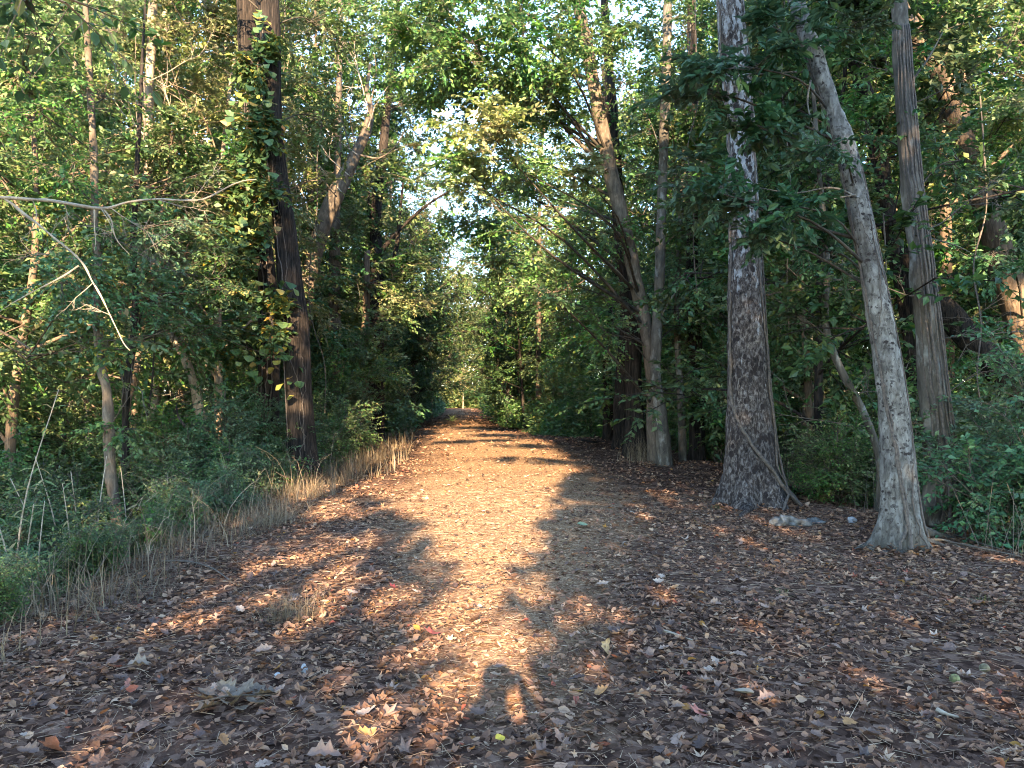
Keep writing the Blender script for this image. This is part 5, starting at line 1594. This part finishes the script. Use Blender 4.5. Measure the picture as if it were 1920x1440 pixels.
big_leaf("fallen_red_leaf", "crumpled red-brown leaf low in the litter right of the shadow", 1312, 1350, .12, (.28, .09, .06), 11, (.4, .2, 1.0), 'lobed')
big_leaf("fallen_ochre_leaf", "upright curled ochre leaf right of the sunlit strip", 1135, 1225, .12, (.36, .22, .09), 12, (.9, -.6, 1.4), 'oak')
big_leaf("fallen_green_leaf", "greenish leaf on the litter at the right edge of the bright patch", 1092, 990, .13, (.16, .20, .11), 13, (.1, .1, .1), 'heart')
# heap of large dry leaves
hp = on_ground(440, 1322)
heap = thing("dead_leaf_spray", "broken spray of big grey-tan dead leaves lying left of the path", "dead leaves", hp)
hm = plain_mat("grey_tan_dead_leaf", [(.3, (.075, .048, .028)), (.7, (.165, .112, .067))], 5, .6, .3)
for i, (dx, dy, dz, s, a) in enumerate([(-.12, .02, .03, .17, 3.3), (-.05, .08, .05, .17, 2.6), (.03, .10, .06, .18, .5), (.12, .05, .05, .17, .2), (.10, -.03, .04, .15, -.4), (.0, -.05, .04, .18, -1.4), (-.09, -.06, .03, .17, -2.5), (.02, .03, .08, .16, 1.0), (-.02, -.01, .07, .15, -.8), (.17, .09, .03, .13, .7), (-.16, .07, .03, .14, 2.9), (.06, -.09, .03, .13, -1.0)]):
    v, f = oak_leaf(200 + i)
    v = (v - [.2, 0, 0]) * np.array([1, 1.15, 1.0])
    o = link("leaf", mesh("leaf", [(v, f, 0)], [hm]), heap)
    s *= .82; o.location = (dx * .9, dy * .9, dz * .7); o.rotation_euler = (random.Random(i).uniform(-.4, .4), random.Random(i + 50).uniform(-.45, .1), a); o.scale = (s, s, s)
v, f = tube(curve([(-.2, -.02, .02), (0, 0, .05), (.22, .05, .03)], 10), np.linspace(.006, .003, 10), 6)
link("stem", mesh("stem", [(v, f, 0, True)], [MAT['twig']]), heap)
# tufts
r = np.random.default_rng(87)


def tuft(name, label, cat, px, py, n, h, spread, mat, lean, wd=.0022):
    b = on_ground(px, py)
    x = b[0] + r.normal(0, spread, n); y = b[1] + r.normal(0, spread, n)
    v, f = blades(x, y, r, r.uniform(.5, 1, n) * h, r.uniform(.7, 1.2, n) * wd, lean)
    o = link(name, mesh(name, [(v - b, f, 0)], [MAT[mat]]), kind="thing")
    o.location = [float(q) for q in b]
    return tag(o, label, cat)


tuft("dry_grass_tuft", "straw-coloured tuft of dead grass on the left side of the litter", "grass tuft", 548, 1165, 260, .34, .09, 'dry_blade', .9, .0016)
tuft("dry_grass_tuft", "wide dead grass tussock on the edge of the left bank", "grass tuft", 500, 985, 420, .45, .22, 'dry_blade', 1.0)
tuft("dry_grass_tuft", "smaller dead grass tussock at the foot of the vine-clad tree", "grass tuft", 590, 930, 200, .45, .16, 'dry_blade', .9)
tuft("dry_grass_tuft", "sunlit blond grass tuft where the path narrows on the left", "grass tuft", 752, 806, 160, .75, .35, 'dry_blade', .6, .007)
tuft("dry_grass_tuft", "blond grass tuft behind the sunlit one at the path's left edge", "grass tuft", 768, 792, 140, .8, .4, 'dry_blade', .6, .008)
tuft("dry_grass_tuft", "brown twiggy grass clump at the roots of the forked grey trees", "grass tuft", 1215, 868, 260, .85, .30, 'dry_blade', .35, .004)
tuft("dry_grass_tuft", "brown upright grass clump in front of the arching tree at the right", "grass tuft", 1835, 985, 240, .95, .28, 'dry_blade', .35, .0035)
tuft("green_weed", "tiny bright weed by the root of the thick scaly tree", "weed", 1346, 955, 26, .14, .04, 'green_blade', .8, .006)
tuft("green_weed", "tiny green sprout in the middle of the shaded litter", "weed", 1466, 1112, 18, .09, .03, 'green_blade', .9, .005)
tuft("green_weed", "small weed seedling in the litter toward the right edge", "weed", 1838, 1130, 26, .13, .05, 'green_blade', .9, .005)
# spiky green plant in the middle of the far path
sp = on_ground(848, 791)
spk = thing("spiky_plant", "spiky pale green plant growing in the middle of the far path", "plant", sp)
MAT['spike'] = leaf_mat("spiky_leaf", [(0, (.12, .18, .07)), (1, (.26, .30, .13))], transl=.2, obj_var=0, single=True)
SL = mesh("leaf", [(np.array(LANCE[0], float), [np.array(q) for q in LANCE[1]], 0)], [MAT['spike']])
for i in range(22):
    o = link("leaf", SL, spk)
    o.rotation_euler = (0, -r.uniform(.35, 1.35), i * 2.4); s = r.uniform(.45, .75); o.scale = (s, s * 1.1, s)
    o.location = (0, 0, .02)
# ------------------------------------------------------------------ unseen shade trees behind the camera, crowns shaped to place the light
SX = math.tan(math.radians(0.4))


def uv_of(p):
    """where a point's shadow ray lies: across, and up square to the sun"""
    q = np.asarray(p, float)
    return q[..., 0] + q[..., 1] * SX, (q[..., 2] - EYE) * math.cos(SUN_EL) + q[..., 1] * math.sin(SUN_EL)


NOTCH_V = [-3, -.22, 0, .3, .72, 1.5, 2.3, 3.2, 4.6, 6.0, 8.0, 11, 15]  # opening shaped in the crowns for the sunlit strip of path
NOTCH_L = [-.05, -.12, -.12, -.26, -.62, -1.1, -1.5, -2.6, -3.6, -4.0, -3.2, -3.0, -4]
NOTCH_R = [.10, .26, .22, .12, .14, .25, .80, 1.3, 1.7, 1.6, 1.2, 1.0, 2.0]
# gaps cut in the unseen crowns to let light patches through: (across, up, half width, half height)
BREAKS = [(-1.6, 1.5, .35, .16), (-1.9, 2.6, .5, .25), (-1.05, .55, .2, .08), (-2.6, 3.6, .6, .2), (-.5, -.32, .25, .07), (-2.4, 1.3, .3, .10), (-3.0, 2.6, .4, .2), (8, 8.5, .8, .6), (12, 7, 1, .6), (6.5, 9.2, .6, .6), (10.5, 8.2, .6, .5), (14, 9, .8, .7), (-2.05, .42, .22, .07), (1.87, .30, .28, .06), (-.75, -.22, .30, .10), (-1.5, .95, .35, .16), (-2.6, 2.2, .8, .35), (-3.3, 3.1, .7, .3), (-1.3, .55, .15, .06),
          (-6.1, 3.0, .2, .35), (-6.15, 4.0, .18, .25), (-6.3, 2.0, .5, .7), (-4.3, 5.1, .25, .25), (-5.5, 8.5, .9, 1.2), (2.4, 2.6, .35, .12), (9.5, 6.0, .9, .8), (7.6, 7.0, .5, .9), (-8.5, 5.0, .8, .8),
          (-5.0, 6.6, .9, .5), (11.5, 9.5, 1.2, .8), (-7.5, 6.5, .8, .7), (-10.5, 7.5, 1.0, .9), (9.0, 10.5, 1.0, .5)]


# leaf clumps added to throw shade bands into the lit opening
FILLS = [(.55, 4.95, 1.1, .26), (-2.1, 2.45, .7, .2), (-2.7, 4.2, .6, .2), (-1.15, 1.05, .3, .10), (-.9, 7.4, 1.5, .3), (.6, 6.5, 1.0, .2), (1.2, 3.0, .5, .15), (-3.2, 5.6, .7, .25)]


def skyline(u):
    return np.interp(u, [-16, -9, -6.5, -5, -3.6, -2.5, 1.2, 2.2, 4, 7, 10, 16], [5.4, 5.2, 6.8, 10.8, 11.5, 8.5, 10, 11.5, 11.5, 10.5, 9.5, 9.5])


def is_open(u, v):
    q = np.stack([u * .9, v * .9, np.zeros_like(u)], -1)
    n = vnoise(q, 21) * .35 + vnoise(q * 2.3, 22) * .2
    k = np.clip(.12 + v * .22, .1, .7)
    o = (u > np.interp(v, NOTCH_V, NOTCH_L) + n * k) & (u < np.interp(v, NOTCH_V, NOTCH_R) + n * k)
    o |= v > skyline(u) + n * 2.2
    for (a, b, ra, rb) in BREAKS:
        o |= ((u - a) / ra) ** 2 + ((v - b) / rb) ** 2 < 1 + n * 1.2
    for (a, b, ra, rb) in FILLS:
        o &= ~(((u - a) / ra) ** 2 + ((v - b) / rb) ** 2 < 1 + n * 1.2)
    return o


SHADE = [(-13.0, -11), (-9.2, -15), (-6.4, -10), (-4.6, -17), (-2.8, -12), (2.4, -11), (4.2, -16), (6.3, -10.5), (8.8, -15), (11.6, -11), (14.5, -15), (-11, -21)]
r = np.random.default_rng(99)
NCL = 13000
cu = r.uniform(-16, 17, NCL)
cv = r.uniform(-1.6, 13, NCL)
keep_ = ~is_open(cu, cv)
cu, cv = cu[keep_], cv[keep_]
tx = np.array([a for a, b in SHADE]); ty = np.array([b for a, b in SHADE])
own = np.array([int(np.argmin(np.abs(tx - a + r.normal(0, .8, len(tx))) + .05 * np.abs(ty + 13))) for a in cu])
cyy = ty[own] + r.normal(0, 1.4, len(cu))
cyy = np.minimum(cyy, -5)
czz = (cv - cyy * math.sin(SUN_EL)) / math.cos(SUN_EL) + EYE
cxx = cu - cyy * SX
for ti, (ax, ay) in enumerate(SHADE):
    s = own == ti
    if not s.any():
        continue
    C = np.stack([cxx[s], cyy[s], czz[s]], -1)
    top = float(C[:, 2].max())
    g = float(gz(ax, ay, False))
    root = thing("shade_tree", "unseen tall leafy tree behind the camera, its crown shaped to shade the path", "tree", (ax, ay, g - .1), "shade trees behind the camera")
    base = np.array([ax, ay, g - .1])
    n_l = 9
    idx = np.repeat(np.arange(len(C)), n_l)
    pos = C[idx] + r.normal(0, .17, (len(idx), 3)) * np.array([1, 2.2, .8])
    uu, vv = uv_of(pos)
    ok = ~is_open(uu, vv)
    pos = pos[ok]
    X, Y, Z = leaf_frames(r.normal(0, 1, (len(pos), 3)) * np.array([1, 1, .5]), r, .6, .7)
    lv = instances(LEAF2, pos - base, X, Y, Z, r.uniform(.26, .44, len(pos)))
    tr = curve([(0, 0, 0), (r.normal(0, .2), r.normal(0, .2), top * .5), (r.normal(0, .4), r.normal(0, .4), top)], 16)
    v, f = tube(tr, np.linspace(.24, .03, 16), 10, lump=.2, seed=ti)
    link("trunk", mesh("trunk", [(v, f, 0, True)], [MAT['bark_brown']]), root)
    sel = r.choice(len(C), min(26, len(C)), replace=False)
    A = tr[np.clip((C[sel, 2] / top * 15 * .8).astype(int), 0, 15)]
    bt = prisms(A, C[sel] - base, .04, .01)
    link("crown", mesh("crown", [(*lv, 0), (*bt, 1, True)], [MAT['leaf_mid'], MAT['twig']]), root, kind="stuff")
# ------------------------------------------------------------------ the photographer, whose shadow falls on the path
MAT['skin'] = plain_mat("skin", [(.3, (.36, .20, .14)), (.7, (.44, .26, .19))], 8, .5, .05)
MAT['shirt'] = plain_mat("grey_shirt", [(.3, (.10, .11, .13)), (.7, (.14, .15, .17))], 30, .9, .2)
MAT['jeans'] = plain_mat("blue_jeans", [(.3, (.03, .045, .09)), (.7, (.06, .08, .14))], 40, .9, .2)
MAT['shoe'] = plain_mat("dark_shoe", [(.3, (.02, .02, .02)), (.7, (.05, .045, .04))], 20, .6, .1)
MAT['hair'] = plain_mat("brown_hair", [(.3, (.02, .013, .009)), (.7, (.06, .04, .025))], 40, .6, .4)
PX, PY = -.05, -.42
pz = float(gz(PX, PY, False))
person = thing("person", "person in a grey shirt holding up a phone, casting the shadow on the path", "person", (PX, PY, pz))


def skin_mesh(name, pts, edges, root, mats, level=2, matfn=None):
    """pts: (x, y, z, rx, ry)"""
    me = bpy.data.meshes.new(name)
    me.from_pydata([p[:3] for p in pts], edges, [])
    o = bpy.data.objects.new(name, me)
    COL.objects.link(o)
    sk = o.modifiers.new("skin", 'SKIN')
    sk.use_smooth_shade = True
    for i, p in enumerate(pts):
        sv = me.skin_vertices[0].data[i]
        sv.radius = (p[3], p[4])
        sv.use_root = i == root
    sd = o.modifiers.new("sub", 'SUBSURF'); sd.levels = level; sd.render_levels = level
    dg = bpy.context.evaluated_depsgraph_get()
    ev = o.evaluated_get(dg)
    nm = bpy.data.meshes.new_from_object(ev)
    bpy.data.objects.remove(o)
    nm.name = name
    nm.materials.clear()
    for m in mats:
        nm.materials.append(m)
    if matfn:
        for p in nm.polygons:
            p.material_index = matfn(p.center)
    for p in nm.polygons:
        p.use_smooth = True
    return nm


B_PTS = [(0, 0, .95, .15, .11), (0, 0, 1.10, .14, .10), (0, .0, 1.28, .155, .11), (0, -.01, 1.42, .13, .09), (0, 0, 1.50, .06, .06), (0, .02, 1.56, .055, .06), (0, .03, 1.63, .072, .09), (0, .025, 1.70, .06, .075),
         (.09, 0, .88, .085, .085), (.10, .01, .50, .058, .06), (.10, -.02, .10, .042, .045), (.105, .10, .04, .04, .032), (.11, .17, .035, .036, .022),
         (-.09, 0, .88, .085, .085), (-.10, .01, .50, .058, .06), (-.10, -.02, .10, .042, .045), (-.105, .10, .04, .04, .032), (-.11, .17, .035, .036, .022),
         (.19, 0, 1.42, .055, .055), (.30, .06, 1.20, .045, .045), (.17, .27, 1.42, .032, .035), (.135, .33, 1.50, .03, .022),
         (-.19, 0, 1.42, .055, .055), (-.30, .06, 1.20, .045, .045), (-.10, .27, 1.42, .032, .035), (-.045, .33, 1.50, .03, .022)]
B_ED = [(0, 1), (1, 2), (2, 3), (3, 4), (4, 5), (5, 6), (6, 7), (0, 8), (8, 9), (9, 10), (10, 11), (11, 12), (0, 13), (13, 14), (14, 15), (15, 16), (16, 17), (3, 18), (18, 19), (19, 20), (20, 21), (3, 22), (22, 23), (23, 24), (24, 25)]
for (hx, si, wr) in ((.135, -1, 21), (-.045, 1, 25)):       # five fingers each, closing round the phone's edge
    for i, (dz, ln) in enumerate(((.045, .07), (.025, .08), (.005, .075), (-.015, .06))):
        k = len(B_PTS)
        B_PTS += [(hx + si * .012, .35, 1.52 + dz, .009, .009), (hx + si * .02, .35 + ln * .5, 1.535 + dz, .0085, .0085), (hx + si * .035, .35 + ln * .55, 1.545 + dz, .0075, .0075)]
        B_ED += [(wr, k), (k, k + 1), (k + 1, k + 2)]
    k = len(B_PTS)
    B_PTS += [(hx + si * .02, .33, 1.54, .0105, .0105), (hx + si * .04, .325, 1.57, .009, .009)]
    B_ED += [(wr, k), (k, k + 1)]


def body_mat(c):
    if c.z < .09: return 3
    if c.z < .98: return 2
    if c.z < 1.49 and c.y < .16: return 1
    return 0


bm_ = skin_mesh("body", B_PTS, B_ED, 0, [MAT['skin'], MAT['shirt'], MAT['jeans'], MAT['shoe']], 2, body_mat)
link("body", bm_, person)
for nm, pos, sz, mt, sq in (("hair", (0, .0, 1.70), .098, 'hair', (.92, 1.08, .80)), ("nose", (0, .125, 1.625), .017, 'skin', (.8, 1, 1.5)), ("ear", (.078, .03, 1.63), .026, 'skin', (.35, .7, 1.1)), ("ear", (-.078, .03, 1.63), .026, 'skin', (.35, .7, 1.1)),
                            ("eye", (.031, .108, 1.65), .012, 'stone_white', (1, .8, .8)), ("eye", (-.031, .108, 1.65), .012, 'stone_white', (1, .8, .8)), ("mouth", (0, .112, 1.585), .02, 'skin', (1.2, .4, .35))):
    lump(nm, None, None, pos, sz, mt, 3, .05, sq, person, 12)
# the phone they hold: a slim slab with rounded corners just behind the lens
cr = []
for (sx, sz) in ((1, 1), (-1, 1), (-1, -1), (1, -1)):
    a0 = {(1, 1): 0, (-1, 1): 90, (-1, -1): 180, (1, -1): 270}[(sx, sz)]
    for q in range(5):
        a = math.radians(a0 + q * 22.5)
        cr.append((sx * .065 + .01 * math.cos(a), sz * .027 + .01 * math.sin(a)))
nC = len(cr)
V = np.array([(a, -.004, b_) for a, b_ in cr] + [(a, .004, b_) for a, b_ in cr] + [(0, -.004, 0), (0, .004, 0)])
i = np.arange(nC); j = (i + 1) % nC
ph = link("phone", mesh("phone", [(V, [np.stack([i, j, j + nC, i + nC], -1), np.concatenate([np.stack([i, j, np.full(nC, 2 * nC)], -1), np.stack([j + nC, i + nC, np.full(nC, 2 * nC + 1)], -1)])], 0)], [MAT['shoe']]))
ph.location = (0.0, -.03, EYE - .0)
tag(ph, "slim dark phone held up in both hands in front of the photographer", "phone")

for p in ALL_PROTO:
    if id(p) not in used_proto:
        for c in list(p.children):
            bpy.data.objects.remove(c)
        bpy.data.objects.remove(p)
